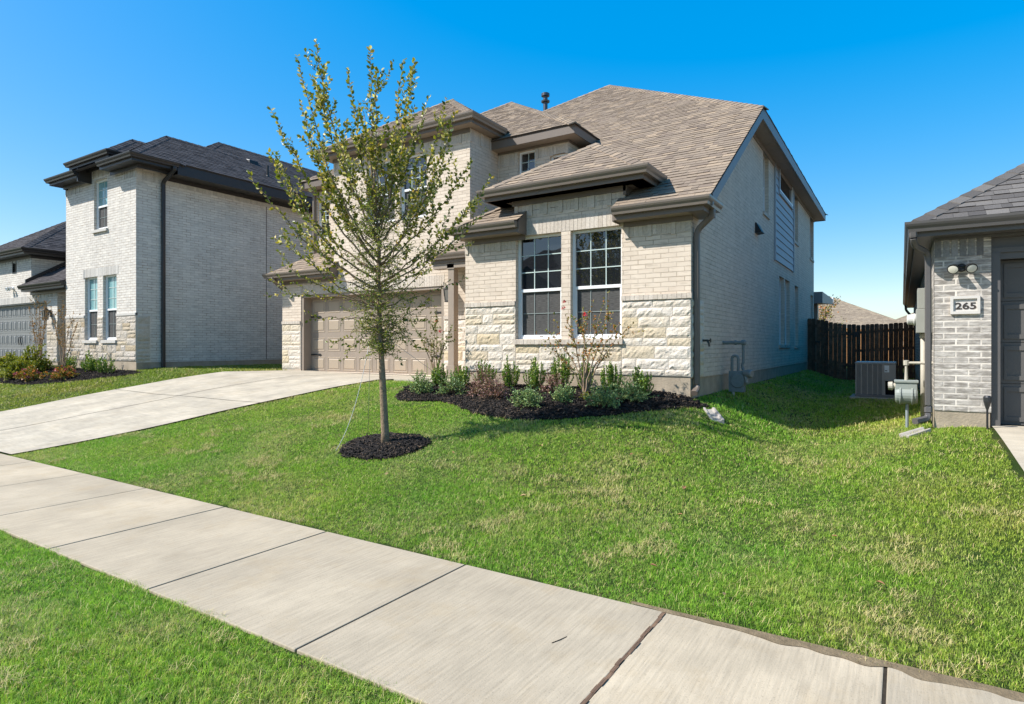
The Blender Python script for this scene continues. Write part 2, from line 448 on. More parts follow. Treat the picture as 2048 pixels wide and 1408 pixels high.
M['petal_pink'] = island_mat('pink_petals', [(0,(.45,.07,.07)),(.5,(.6,.2,.17)),(1,(.65,.32,.26))], .6, .2, 40, .1)
M['petal_red'] = island_mat('red_petals', [(0,(.5,.01,.015)),(1,(.65,.03,.05))], .6, .2, 40, .1)

# ------------------------------------------------------------------ terrain
HX = [(-60,1.05),(-19,1.02),(-15.5,.97),(-12,.91),(-9,.91),(-4.2,.93),(-3.2,.92),(-2.7,.84),(-2.2,.64),(-1.7,.38),(-1.2,.21),(-.7,.25),(-.2,.46),(.3,.61),(.8,.65),(4,.66),(60,.6)]
HXa = np.array(HX)
def zg(x, y):
    x = np.asarray(x, float); y = np.asarray(y, float)
    h = sum(np.interp(x + d, HXa[:,0], HXa[:,1]) for d in (-.4,-.2,0,.2,.4)) / 5
    t = np.clip((y - 3.67) / (9.4 - 3.67), 0, 1)
    g = .7 * t + .3 * t * t * (3 - 2*t)
    z = h * g
    # the swale only forms towards the houses
    z += np.clip((y - 10.3) / 4.2, 0, 1) * .27 * np.exp(-((x + .95) / .75)**2)
    z += .012 * np.sin(x*1.7 + y*.9) * np.sin(y*1.3 - x*.6) * np.clip((y-4)/2, 0, 1) * np.clip((9-y)/1.5, 0, 1)
    k = np.clip((.6 - y) / 1.2, 0, 1)
    z = np.where(y < .6, -.06 * k, z)
    z = np.where(y < -.75, -.20, z)
    return z
def zf(x, y): return float(zg(x, y))

def axis_coords(fine0, fine1, step, far):
    a = list(np.arange(fine0, fine1 + 1e-6, step))
    lo = [fine0 - d for d in far]; hi = [fine1 + d for d in far]
    return np.array(sorted(lo) + a + hi)
gx = axis_coords(-24, 6, .25, [1, 3, 7, 15, 40, 100, 300, 900])
gy = np.sort(np.concatenate([axis_coords(-2, 25, .25, [1, 3, 7, 15, 40, 100, 300, 900]), [-.76, -.74]]))
X, Y = np.meshgrid(gx, gy)
Z = zg(X, Y)
nx, ny = len(gx), len(gy)
vv = np.stack([X.ravel(), Y.ravel(), Z.ravel()], 1)
ii, jj = np.meshgrid(np.arange(nx-1), np.arange(ny-1))
a = (jj*nx + ii).ravel()
q = np.stack([a, a+1, a+nx+1, a+nx], 1)
g = raw_mesh('ground', vv, q.ravel(), np.arange(len(q))*4, np.full(len(q), 4), M['ground'], smooth=True)
tag(g, kind='structure')

# street behind the camera, kerb
mb = MB(); mb.box(-200, 200, -9.0, -.92, -.3, -.17)
tag(mb.build('road', M['asphalt']), kind='structure')
mb = MB(); mb.box(-200, 200, -.92, -.74, -.32, -.03)
tag(mb.build('kerb', M['walk'], bevel=.015), kind='structure')

# sidewalk: separate slabs in one sheet, open joints between them
joints = [-.07 + 1.5*k for k in range(6, 0, -1)] + [-.07, -1.225] + [-1.225 - 1.524*k for k in range(1, 22)]
joints = sorted(joints)
mb = MB()
for a_, b_ in zip(joints[:-1], joints[1:]):
    mb.box(a_+.008, b_-.008, 2.15, 3.67, -.12, .018 + R.uniform(-.001, .001))
sw = mb.build('sidewalk', M['walk'], bevel=.006)
tag(sw, kind='structure')
mb = MB()
mb.box(joints[0], joints[-1], 2.16, 3.66, -.1, .013)
tag(mb.build('sidewalk_joint_fill', simple('joint_dirt', (.055,.043,.03), .95, .1, var=.5, scale=30)), kind='structure')
# weathered wooden expansion strip
t = NT('weathered_strip'); 
c = t.ramp(t.noise(1.0, t.mapping(t.pos(), scale=(90, 7, 40)), 5, .7), [(.3, (.06,.04,.03)), (.55, (.16,.10,.065)), (.8, (.28,.17,.10))])
t.base(c, .9, .1); t.bump(t.noise(1.0, t.mapping(t.pos(), scale=(160, 9, 60)), 4), .006, .8)
mb = MB()
n = 24
for k in range(n):
    y0 = 1.98 + (3.72-1.98)*k/n; y1 = 1.98 + (3.72-1.98)*(k+1)/n
    xw = -1.225 + .004*math.sin(k*1.3)
    mb.box(xw-.011, xw+.011, y0, y1, -.06, .021 + .003*math.sin(k*2.1))
tag(mb.build('wood_strip', t.mat), 'weathered brown wooden expansion strip between two sidewalk slabs', 'wood strip')
# driveways, draped on the slope
def drape(name, corners, nx_, ny_, off, mat, groove=None, thick=.1):
    (a, b, c, d) = [np.array(p, float) for p in corners]     # a-b front edge, d-c back edge
    mb = MB(); 
    us = np.linspace(0, 1, nx_+1); vs = np.linspace(0, 1, ny_+1)
    P = [[(1-v)*((1-u)*a+u*b) + v*((1-u)*d+u*c) for u in us] for v in vs]
    P = [[(p[0], p[1], zf(p[0], p[1]) + off) for p in row] for row in P]
    for j in range(ny_):
        for i in range(nx_):
            mb.face([P[j][i], P[j][i+1], P[j+1][i+1], P[j+1][i]])
    return mb
mb = drape('driveway', [(-16.7,3.70),(-11.25,3.70),(-8.75,11.3),(-14.25,11.3)], 24, 40, .028, None)
dv = mb.build('driveway', M['drive'], bevel=0, fix=False)
tag(dv, kind='structure')
mb = MB()
for u in (.5,):
    for k in range(40):
        v0, v1 = k/40, (k+1)/40
        for (va, vb) in ((v0, v1),):
            pa = ((-16.7+2.45*va)*(1-u)+(-11.25+2.5*va)*u, 3.7+7.6*va); pb = ((-16.7+2.45*vb)*(1-u)+(-11.25+2.5*vb)*u, 3.7+7.6*vb)
            w = .011
            mb.face([(pa[0]-w, pa[1], zf(*pa)+.033), (pa[0]+w, pa[1], zf(*pa)+.033), (pb[0]+w, pb[1], zf(*pb)+.033), (pb[0]-w, pb[1], zf(*pb)+.033)])
for vq in (.45, ):
    for k in range(30):
        ua, ub = k/30, (k+1)/30; y = 3.7+7.6*vq
        xa = (-16.7+2.45*vq)*(1-ua)+(-11.25+2.5*vq)*ua; xb = (-16.7+2.45*vq)*(1-ub)+(-11.25+2.5*vq)*ub
        mb.face([(xa, y-.011, zf(xa,y)+.033), (xb, y-.011, zf(xb,y)+.033), (xb, y+.005, zf(xb,y)+.033), (xa, y+.005, zf(xa,y)+.033)])
tag(mb.build('driveway_joint', simple('joint_line', (.09,.08,.07), .9, .1), fix=False), kind='structure')  # flat dark strips marking the joints of the slab
mb = drape('driveway', [(1.05,3.70),(6.4,3.70),(6.0,9.65),(.93,9.65)], 20, 30, .02, None)
tag(mb.build('driveway', M['drive'], fix=False), kind='structure')
mb = MB(); mb.box(-9.05, -7.12, 9.55, 11.15, .6, .955)
tag(mb.build('porch_slab', M['drive'], bevel=.01), kind='structure')
# bare soil where the turf stops short of the walk
def blob_sheet(name, pts, off, mat, noise_amp=0):
    mb = MB(); c = np.mean(np.array(pts), 0)
    for k in range(len(pts)):
        p, q_ = pts[k], pts[(k+1) % len(pts)]
        mb.face([(c[0], c[1], zf(*c)+off), (p[0], p[1], zf(*p)+off), (q_[0], q_[1], zf(*q_)+off)])
    return mb.build(name, mat, fix=False)
mb = MB(); xs = np.linspace(-1.45, 5.5, 260)
ed = []
for x in xs:
    k = min(1, max(0, (x+1.5)/.9)); k2 = min(1, max(0, (x+.9)/.7))*min(1, max(.25, (1.6-x)/1.2))
    ed.append(3.672 - k*(.012+.02*abs(math.sin(x*7.1))+.012*math.sin(x*19)) - k2*(.06*abs(math.sin(x*1.9+2.1))**2.5*(.6+.4*math.sin(x*7.3)) + .02*math.sin(x*11)**2 + .012*math.sin(x*31)))
for k in range(len(xs)-1):
    mb.face([(xs[k], ed[k], .0205), (xs[k+1], ed[k+1], .0205), (xs[k+1], 3.70, .026), (xs[k], 3.70, .026)])
tag(mb.build('soil_strip', M['soil'], fix=False), kind='structure')

# ------------------------------------------------------------------ building helpers
def cells(u0, u1, v0, v1, ops):
    us = sorted({u0, u1} | {x for o in ops for x in o[:2] if u0 < x < u1})
    vs = sorted({v0, v1} | {x for o in ops for x in o[2:] if v0 < x < v1})
    for i in range(len(us)-1):
        for j in range(len(vs)-1):
            cu, cv = (us[i]+us[i+1])/2, (vs[j]+vs[j+1])/2
            if not any(o[0] < cu < o[1] and o[2] < cv < o[3] for o in ops):
                yield us[i], us[i+1], vs[j], vs[j+1]

def wall_y(mb, x0, x1, z0, z1, Y, ops=(), depth=.12, m=0):
    """wall facing -Y, openings with real reveals"""
    for a, b, c, d in cells(x0, x1, z0, z1, ops):
        mb.face([(a,Y,c),(b,Y,c),(b,Y,d),(a,Y,d)], m)
    for (a, b, c, d) in ops:
        c = max(c, z0); d = min(d, z1); D = Y + depth
        if a >= x0: mb.face([(a,Y,c),(a,Y,d),(a,D,d),(a,D,c)], m)
        if b <= x1: mb.face([(b,Y,c),(b,D,c),(b,D,d),(b,Y,d)], m)
        mb.face([(a,Y,d),(b,Y,d),(b,D,d),(a,D,d)], m)
        mb.face([(a,Y,c),(a,D,c),(b,D,c),(b,Y,c)], m)

def wall_x(mb, y0, y1, z0, z1, X, ops=(), depth=.12, m=0):
    """wall facing +X"""
    for a, b, c, d in cells(y0, y1, z0, z1, ops):
        mb.face([(X,a,c),(X,b,c),(X,b,d),(X,a,d)], m)
    for (a, b, c, d) in ops:
        c = max(c, z0); d = min(d, z1); D = X - depth
        mb.face([(X,a,c),(X,a,d),(D,a,d),(D,a,c)], m)
        mb.face([(X,b,c),(D,b,c),(D,b,d),(X,b,d)], m)
        mb.face([(X,a,d),(X,b,d),(D,b,d),(D,a,d)], m)
        mb.face([(X,a,c),(D,a,c),(D,b,c),(X,b,c)], m)

def clip(poly, axis, lim, keep_ge):
    out = []; n = len(poly)
    for i in range(n):
        p, q_ = poly[i], poly[(i+1) % n]
        a = (p[axis] >= lim) if keep_ge else (p[axis] <= lim)
        b = (q_[axis] >= lim) if keep_ge else (q_[axis] <= lim)
        if a: out.append(p)
        if a != b:
            t_ = (lim - p[axis]) / (q_[axis] - p[axis])
            out.append((p[0]+(q_[0]-p[0])*t_, p[1]+(q_[1]-p[1])*t_))
    return out

def shingles(mb, poly, row=.143, plain=False):
    """convex planar roof polygon -> courses of overlapping tabs (material 0) over underlay (material 1)"""
    P = [Vector(p) for p in poly]
    n = Vector((0,0,0))
    for i in range(len(P)):
        n += (P[i]-P[0]).cross(P[(i+1) % len(P)]-P[0])
    n.normalize()
    if n.z < 0: n = -n
    e = Vector((-n.y, n.x, 0)).normalized(); s = n.cross(e)
    if s.z < 0: s = -s; 
    o = P[0]
    uv = [((p-o).dot(e), (p-o).dot(s)) for p in P]
    mb.face([p - n*.004 for p in P], 1)
    mb.face([p - n*.03 for p in reversed(P)], 1)
    for i in range(len(P)):
        p, q_ = P[i], P[(i+1) % len(P)]
        mb.face([p - n*.004, q_ - n*.004, q_ - n*.03, p - n*.03], 1)
    v0 = min(v for u, v in uv); v1 = max(v for u, v in uv)
    def W(u, v, h): return o + e*u + s*v + n*h
    k = 0; v = v0
    while v < v1 - 1e-4:
        vt = min(v + row + .004, v1)
        strip = clip(clip(uv, 1, v, True), 1, vt, False)
        if len(strip) >= 3:
            u0 = min(p[0] for p in strip); u1 = max(p[0] for p in strip)
            u = u0 - R.uniform(0, .3)
            while u < u1:
                w = R.choice((.10, .15, .17, .22, .25, .30))
                pc = clip(clip(strip, 0, u, True), 0, u + w - .002, False)
                u += w
                if len(pc) < 3: continue
                lift = R.choice((.006, .007, .011, .013))
                tp = [W(p[0], p[1], .001 + lift * (1 - (p[1]-v)/(row+.004)) ) for p in pc]
                i0 = len(mb.v); mb.v += [tuple(x) for x in tp]
                f = tuple(range(i0, i0+len(tp)))
                mb.f.append(f); mb.m.append(0)
                for i in range(len(pc)):       # butt edge and the two sides of the tab
                    p, q_ = pc[i], pc[(i+1) % len(pc)]
                    if abs(p[1]-v) < 1e-5 and abs(q_[1]-v) < 1e-5:
                        j = len(mb.v)
                        mb.v += [tuple(W(p[0], p[1], -.003)), tuple(W(q_[0], q_[1], -.003))]
                        mb.f.append((i0+i, i0+(i+1) % len(pc), j+1, j)); mb.m.append(2)
        v += row; k += 1

def ridge_cap(mb, p0, p1, d0, d1, step=.2, w=.15):
    """overlapping cap shingles along a hip or ridge; d0, d1 run down the two slopes"""
    p0 = Vector(p0); p1 = Vector(p1); L = (p1-p0).length; ax = (p1-p0)/L
    d0 = Vector(d0).normalized(); d1 = Vector(d1).normalized()
    up = Vector((0,0,1))
    n = max(1, int(L/step))
    for k in range(n):
        a = p0 + ax*(L*k/n); b = p0 + ax*(L*(k+1)/n + .02)
        ha, hb = .03, .016
        i = len(mb.v)
        for (c, h) in ((a, ha), (b, hb)):
            mb.v += [tuple(c + d0*w + up*(h-.005)), tuple(c + up*h), tuple(c + d1*w + up*(h-.005))]
        mb.v += [tuple(a + d0*w - up*.0), tuple(a), tuple(a + d1*w)]
        for f in ((0,1,4,3), (1,2,5,4), (6,7,1,0), (7,8,2,1)):
            mb.f.append(tuple(i+q_ for q_ in f)); mb.m.append(0)
        mb.face([a + d0*w, b + d0*w, b + d0*w + up*(hb-.005), a + d0*w + up*(ha-.005)])
        mb.face([a + d1*w, b + d1*w, b + d1*w + up*(hb-.005), a + d1*w + up*(ha-.005)])

def hip_roof(mb, x0, x1, y0, y1, ze, s, back_hip=True, caps=True):
    """hipped roof over a rectangle; open gable at the back when back_hip is False"""
    W = (x1-x0)/2; D = (y1-y0)
    if back_hip and D < 2*W:
        t = D/2
        A = (x0+t, y0+t, ze+s*t); B = (x1-t, y0+t, ze+s*t)
        F = [(x0,y0,ze),(x1,y0,ze),B,A]; Bk = [(x1,y1,ze),(x0,y1,ze),A,B]
        Rt = [(x1,y0,ze),(x1,y1,ze),B]; Lf = [(x0,y1,ze),(x0,y0,ze),A]
        hips = [((x0,y0,ze),A,'fl'),((x1,y0,ze),B,'fr'),((x1,y1,ze),B,'br')]; ridge = (A, B, 'x')
    else:
        t = W; A = ((x0+x1)/2, y0+t, ze+s*t); B = ((x0+x1)/2, (y1-t) if back_hip else y1, ze+s*t)
        F = [(x0,y0,ze),(x1,y0,ze),A]
        Rt = [(x1,y0,ze),(x1,y1,ze),B,A]; Lf = [(x0,y1,ze),(x0,y0,ze),A,B]
        Bk = [(x1,y1,ze),(x0,y1,ze),B] if back_hip else None
        hips = [((x0,y0,ze),A,'fl'),((x1,y0,ze),A,'fr')] + ([((x1,y1,ze),B,'br')] if back_hip else []); ridge = (A, B, 'y')
    for P in (F, Rt, Lf, Bk):
        if P: shingles(mb, P)
    if caps:
        dn = {'f': Vector((0,-1,-s)), 'r': Vector((1,0,-s)), 'l': Vector((-1,0,-s)), 'b': Vector((0,1,-s))}
        for p, q_, k in hips:
            hz = Vector(q_) - Vector(p); hz.normalize()
            da = dn[k[0]]; db = dn[k[1]]
            da = (da - hz*da.dot(hz)); db = (db - hz*db.dot(hz))
            ridge_cap(mb, p, q_, da, db)
        if (Vector(ridge[0])-Vector(ridge[1])).length > .3:
            if ridge[2] == 'y': ridge_cap(mb, ridge[0], ridge[1], dn['l'], dn['r'])
            else: ridge_cap(mb, ridge[0], ridge[1], dn['f'], dn['b'])

GUT = [(.002,-.125),(.072,-.125),(.082,-.085),(.104,-.055),(.116,-.03),(.120,.0),(.108,.0),(.100,-.02),(.002,-.02)]
def eave(house, path, zt, w, mats, gutter=True, fascia_h=.20, frieze=True, soffit=True, depth=None, fr=.10):
    """fascia, soffit and frieze swept along the fascia line, then the gutter"""
    P = [(x, y, zt) for x, y in path]
    mb = MB()
    mb.sweep(P, [(-.022,-fascia_h),(0,-fascia_h),(0,-.012),(-.022,-.012)])
    if soffit:
        mb.sweep(P, [(-(depth or w)-.01,-fascia_h+.016),(-(depth or w)-.01,-fascia_h+.002),(-.02,-fascia_h+.002),(-.02,-fascia_h+.016)], 1)
    if frieze:
        mb.sweep(P, [(-w-.0,-fascia_h-fr),(-w+.028,-fascia_h-fr),(-w+.028,-fascia_h+.001),(-w,-fascia_h+.001)])
    mb.build('eave_trim', [mats[0], mats[2]], house)
    if gutter:
        mb = MB(); mb.sweep(P, GUT)
        mb.build('gutter', mats[1], house, bevel=0)

def ashlar(house, regions, Y, mat, seed, name='stone_veneer', axis='y', X=None):
    if len(regions) > 1 and abs(seed) < 1000 and not any(abs(a[1]-b[0]) < .02 for a, b in zip(regions[:-1], regions[1:])):
        return [ashlar(house, [g_], Y, mat, seed*1000+k+1000, name, axis, X) for k, g_ in enumerate(regions)]
    """rough rock-face blocks, each one modelled, over mortar"""
    r = random.Random(seed); mb = MB()
    nodes = []
    for (u0, u1, z0, z1) in regions:
        z = z0
        while z < z1 - .02:
            h = r.choice((.10, .13, .15, .17, .20, .22))
            if z + h > z1 - .09: h = z1 - z
            u = u0
            while u < u1 - .01:
                w = r.uniform(.24, .62) if h > .13 else r.uniform(.3, .75)
                if u + w > u1 - .16: w = u1 - u
                if h > .19 and r.random() < .35 and w > .3:
                    hh = h * r.uniform(.4, .6); bl = [(u, u+w, z, z+hh), (u, u+w, z+hh, z+h)]
                else: bl = [(u, u+w, z, z+h)]
                for (a, b, c, d) in bl: nodes.append((a, b, c, d))
                u += w
            z += h
    for (a, b, c, d) in nodes:
        gp = .005; a += gp; b -= gp; c += gp; d -= gp
        nu = max(3, int((b-a)/.045)); nv = max(3, int((d-c)/.04))
        base = len(mb.v); out0 = r.uniform(.010, .017)
        tl = r.uniform(-.012, .012); tv = r.uniform(-.012, .012)
        for j in range(nv+1):
            for i in range(nu+1):
                fu, fv = i/nu, j/nv
                edge = min(fu*(b-a), (1-fu)*(b-a), fv*(d-c), (1-fv)*(d-c))
                o = out0 * min(1, .35 + edge/.02) + (r.uniform(-.006, .006) + tl*(fu-.5) + tv*(fv-.5) if edge > 0 else r.uniform(-.003, .003))
                if edge == 0: o = .004
                ju = r.uniform(-.005, .005) if edge == 0 else 0
                jv = r.uniform(-.005, .005) if edge == 0 else 0
                uu = a + fu*(b-a) + ju; zz = c + fv*(d-c) + jv
                mb.v.append((uu, Y - o, zz) if axis == 'y' else (X + o, uu, zz))
        def id_(i, j): return base + j*(nu+1) + i
        for j in range(nv):
            for i in range(nu):
                f = (id_(i,j), id_(i+1,j), id_(i+1,j+1), id_(i,j+1))
                mb.f.append(f); mb.m.append(0)
        rim = [id_(i,0) for i in range(nu+1)] + [id_(nu,j) for j in range(1,nv+1)] + [id_(i,nv) for i in range(nu-1,-1,-1)] + [id_(0,j) for j in range(nv-1,0,-1)]
        bb = len(mb.v)
        for k in rim:
            x, y, z = mb.v[k]
            mb.v.append((x, Y + .025, z) if axis == 'y' else (X - .025, y, z))
        m_ = len(rim)
        for k in range(m_):
            mb.f.append((rim[k], bb+k, bb+(k+1) % m_, rim[(k+1) % m_])); mb.m.append(0)
    return mb.build(name, mat, house)

def window(house, axis, u0, u1, z0, z1, P, cols, rows, sash=True, glass='glass', screen=True, name='window', grille=True, sign=1):
    """single-hung window in the plane P (y for a -Y wall, x for a +X wall)"""
    def bx(mb, a, b, c, d, n0, n1):
        if axis == 'y': mb.box(a, b, P + n0, P + n1, c, d)
        else: mb.box(P - n1, P - n0, a, b, c, d)
    fr = MB(); w = .045
    bx(fr, u0, u0+w, z0, z1, 0, .07); bx(fr, u1-w, u1, z0, z1, 0, .07)
    bx(fr, u0+w, u1-w, z1-w, z1, 0, .07); bx(fr, u0+w, u1-w, z0, z0+w, 0, .07)
    zm = z0 + (z1-z0)*.47
    if sash:
        bx(fr, u0+w, u1-w, zm-.025, zm+.03, .008, .06)
        bx(fr, u0+w, u0+w+.025, z0+w, zm-.025, .014, .06); bx(fr, u1-w-.025, u1-w, z0+w, zm-.025, .014, .06)
        bx(fr, u0+w+.025, u1-w-.025, z0+w, z0+w+.03, .014, .06)
    f = fr.build(name, M['white_vinyl'], house, bevel=.004)
    parts = [(zm+.03, z1-w, rows[0], False), (z0+w+.03, zm-.025, rows[1], True)] if sash else [(z0+w, z1-w, rows[0], False)]
    for (c, d, nr, low) in parts:
        a, b = u0+w, u1-w
        g = MB()
        if axis == 'y': g.face([(a, P+.045, c), (b, P+.045, c), (b, P+.045, d), (a, P+.045, d)])
        else: g.face([(P-.045, a, c), (P-.045, b, c), (P-.045, b, d), (P-.045, a, d)])
        if low and screen:
            g.build('insect_screen', M['screen'], f, fix=False)
        else:
            g.build('pane', M[glass], f, fix=False)
        if grille:
            gb = MB(); gw = .006 if (low and screen) else .008; n0, n1 = .036, .043
            for k in range(1, cols):
                x = a + (b-a)*k/cols; bx(gb, x-gw, x+gw, c, d, n0, n1)
            for k in range(1, nr):
                z = c + (d-c)*k/nr; bx(gb, a, b, z-gw, z+gw, n0-.002, n1-.002)
            if cols > 1 or nr > 1: gb.build('grille', M['grille_dimmed'] if (low and screen) else M['grille'], f)
    return f

def panel_door(house, x0, x1, z0, z1, Y, cols, secs, mat, style='raised', hinges=True, window_row=False):
    """sectional garage door facing -Y"""
    mb = MB()
    sh = (z1-z0)/secs
    for k in range(secs):
        za, zb = z0+k*sh+.004, z0+(k+1)*sh-.004
        mb.box(x0, x1, Y+.012, Y+.05, za, zb)
        pw = (x1-x0)/cols
        for i in range(cols):
            a, b = x0+i*pw+.075, x0+(i+1)*pw-.075
            c, d = za+.095, zb-.095
            if style == 'raised':
                # sunk moulding with a raised field
                i0 = len(mb.v)
                loops = [(0, .012), (.014, .026), (.03, .026), (.05, .010)]
                # frame around the field is the slab; the moulding is a proud ring
                for off, y in [(-.02, .0115), (-.012, .002), (.0, .002), (.008, .0115)]:
                    mb.v += [(a-off if False else a+off, Y+y, c+off), (b-off, Y+y, c+off), (b-off, Y+y, d-off), (a+off, Y+y, d-off)]
                for l in range(3):
                    for q_ in range(4):
                        mb.f.append((i0+l*4+q_, i0+l*4+(q_+1)%4, i0+(l+1)*4+(q_+1)%4, i0+(l+1)*4+q_)); mb.m.append(0)
                i1 = len(mb.v)
                for off, y in [(.028, .0115), (.045, .001)]:
                    mb.v += [(a+off, Y+y, c+off), (b-off, Y+y, c+off), (b-off, Y+y, d-off), (a+off, Y+y, d-off)]
                for q_ in range(4):
                    mb.f.append((i1+q_, i1+(q_+1)%4, i1+4+(q_+1)%4, i1+4+q_)); mb.m.append(0)
                mb.f.append((i1+4, i1+5, i1+6, i1+7)); mb.m.append(0)
            else:
                mb.box(a-.03, b+.03, Y-.002, Y+.0125, d, d+.055); mb.box(a-.03, b+.03, Y-.002, Y+.0125, c-.055, c)
                mb.box(a-.03, a+.0, Y-.002, Y+.0125, c, d); mb.box(b, b+.03, Y-.002, Y+.0125, c, d)
                for q_ in range(1, 3):
                    x = a + (b-a)*q_/3; mb.box(x-.006, x+.006, Y+.007, Y+.0125, c, d)
        if k < secs-1:
            mb.box(x0, x1, Y+.03, Y+.04, z0+(k+1)*sh-.005, z0+(k+1)*sh+.005)
    dr = mb.build('garage_door', mat, house)
    if hinges:
        for zz in (z0+sh*1.0-.0, z0+sh*3.0):
            for sd in (-1, 1):
                x = x0 if sd < 0 else x1
                h = MB()
                L = .42
                pts = [(0,.022),(.30,.016),(.33,.03),(.37,.03),(L,0),(.37,-.03),(.33,-.03),(.30,-.016),(0,-.022)]
                fr = [(x - sd*p, Y-.006, zz-.02+q_) for p, q_ in pts]; bk = [(x - sd*p, Y+.011, zz-.02+q_) for p, q_ in pts]
                n_ = len(pts)
                h.mesh(fr+bk, [tuple(range(n_)), tuple(reversed(range(n_, 2*n_)))] + [(i, (i+1)%n_, n_+(i+1)%n_, n_+i) for i in range(n_)])
                h.build('strap_hinge', M['black_iron'], dr)
    return dr

def downspout(house, pts, mat, w=.055, d=.04):
    mb = MB()
    pts = [Vector(p) for p in pts]
    # corrugated rectangular pipe: squarish tube with smoothed elbows
    sm = [pts[0]]
    for i in range(1, len(pts)-1):
        a, b, c = pts[i-1], pts[i], pts[i+1]
        r = min(.09, (b-a).length*.45, (c-b).length*.45)
        p, q_ = b + (a-b).normalized()*r, b + (c-b).normalized()*r
        for k in range(5):
            t_ = k/4; sm.append(p*(1-t_)**2 + b*2*t_*(1-t_) + q_*t_*t_)
    sm.append(pts[-1])
    base = len(mb.v); prof = [(-w,-d*.6),(-w*.6,-d),(w*.6,-d),(w,-d*.6),(w,d*.6),(w*.6,d),(-w*.6,d),(-w,d*.6)]
    lead = pts[-1]-pts[0]
    for i, p in enumerate(sm):
        dd = (sm[min(i+1, len(sm)-1)]-sm[max(i-1, 0)]).normalized()
        a = Vector((0,1,0)) if abs(dd.x) > .05 or abs(dd.y) < .05 else Vector((1,0,0))
        a = (a - dd*a.dot(dd)).normalized(); b = dd.cross(a)
        for (u, v) in prof: mb.v.append(tuple(p + a*u + b*v))
    n = len(prof)
    for i in range(len(sm)-1):
        for k in range(n):
            mb.f.append((base+i*n+k, base+i*n+(k+1)%n, base+(i+1)*n+(k+1)%n, base+(i+1)*n+k)); mb.m.append(0)
    mb.f.append(tuple(base+k for k in range(n))); mb.m.append(0)
    mb.f.append(tuple(base+(len(sm)-1)*n+k for k in range(n))); mb.m.append(0)
    return mb.build('downspout', mat, house)

def soldier(house, axis, u0, u1, z0, z1, P, mat, proud=.004, dentil=0, name='soldier_course'):
    mb = MB()
    def bx(a, b, c, d, o):
        if axis == 'y': mb.box(a, b, P-o, P+.03, c, d)
        else: mb.box(P-.03, P+o, a, b, c, d)
    if not dentil:
        bx(u0, u1, z0, z1, proud)
    else:
        n = int(round((u1-u0)/.0762))
        st = (u1-u0)/n
        for k in range(n):
            bx(u0+k*st+.003, u0+(k+1)*st-.003, z0 - (.025 if k % dentil == 0 else 0), z1, proud + (.016 if k % dentil == 0 else R.uniform(0,.003)))
    return mb.build(name, mat, house)

# ------------------------------------------------------------------ the main house
H1 = thing('brick_house', 'two-storey cream brick house with brown shingle roof, taupe garage door and tall twin front windows', 'house', (-8.0, 11.15, .9))
TM = (M['trim'], M['gutter'], M['soffit'])
B, G, MY = 9.5, 11.15, 12.3
RX = -2.76
win_b = [(-5.97, -5.03, 1.775, 3.65), (-4.85, -3.905, 1.775, 3.65)]
# brick walls
mb = MB()
wall_y(mb, -7.12, RX, 1.17, 3.70, B, win_b, .13)
wall_y(mb, -5.99, -3.85, 3.70, 4.32, B)
wall_x(mb, B, 10.6, 3.5, 4.32, -3.85)
mb.face([(-7.12,B,1.0),(-7.12,B,3.7),(-7.12,G,3.7),(-7.12,G,1.0)])
mb.face([(-5.99,B,3.7),(-5.99,B,4.32),(-5.99,10.6,4.32),(-5.99,10.6,3.7)])
mb.build('wall', M['brick'], H1)
mb = MB()
gar = [(-14.03, -8.98, .88, 3.05)]
wt = [(-11.55, -10.45, 4.75, 6.28), (-10.40, -9.45, 4.75, 6.28)]
wt = [(-11.50, -10.52, 4.72, 6.27), (-10.36, -9.50, 4.72, 6.27)]
wall_y(mb, -14.83, -7.12, .95, 3.62, G, gar, .30)
wall_y(mb, -12.70, -8.23, 3.62, 6.60, G, wt, .12)
wall_x(mb, G, MY, 3.55, 6.60, -8.23)
mb.face([(-12.7,G,3.6),(-12.7,G,6.6),(-12.7,MY,6.6),(-12.7,MY,3.6)])
mb.face([(-14.83,G,.95),(-14.83,G,3.6),(-14.83,25.2,3.6),(-14.83,25.2,.95)])
mb.build('wall', M['brick'], H1)
mb = MB()
wmid = [(-7.66, -7.2, 4.95, 6.24), (-6.80, -6.36, 5.2, 6.02), (-14.72, -14.22, 4.86, 5.96)]
wall_y(mb, -14.83, -6.33, 3.5, 6.34, MY, wmid, .11)
wall_x(mb, MY, 13.6, 4.2, 6.34, -6.33)
mb.face([(-14.83,MY,3.6),(-14.83,MY,6.24),(-14.83,25.2,6.24),(-14.83,25.2,3.6)])
mb.build('wall', M['brick'], H1)
# right side wall
mb = MB()
side_ops = [(15.35,16.07,4.83,6.28), (20.2,21.1,4.85,6.36), (24.05,25.0,4.8,6.36), (17.6,18.42,1.68,3.53), (18.58,19.4,1.68,3.53), (20.42,21.15,1.66,3.51), (24.25,25.0,1.66,3.49)]
wall_x(mb, 13.4, 25.2, 1.10, 6.42, RX, side_ops, .14)
mb.face([(RX,B,1.14),(RX,13.4,1.12),(RX,13.4,6.42),(RX,B,3.84)])
mb.face([(RX,25.2,1.1),(-14.83,25.2,1.1),(-14.83,25.2,6.42),(RX,25.2,6.42)])
mb.build('wall', M['brick'], H1)
# foundation
mb = MB()
mb.box(-7.11, RX-.012, B+.012, 25.19, .2, 1.17)
mb.box(-14.82, -14.03, G+.012, 25.19, .2, 1.01); mb.box(-8.98, -7.12, G+.012, 25.19, .2, 1.0)
mb.box(-14.03, -8.98, 11.6, 25.1, .2, .96)
mb.build('foundation', M['concrete_base'], H1)
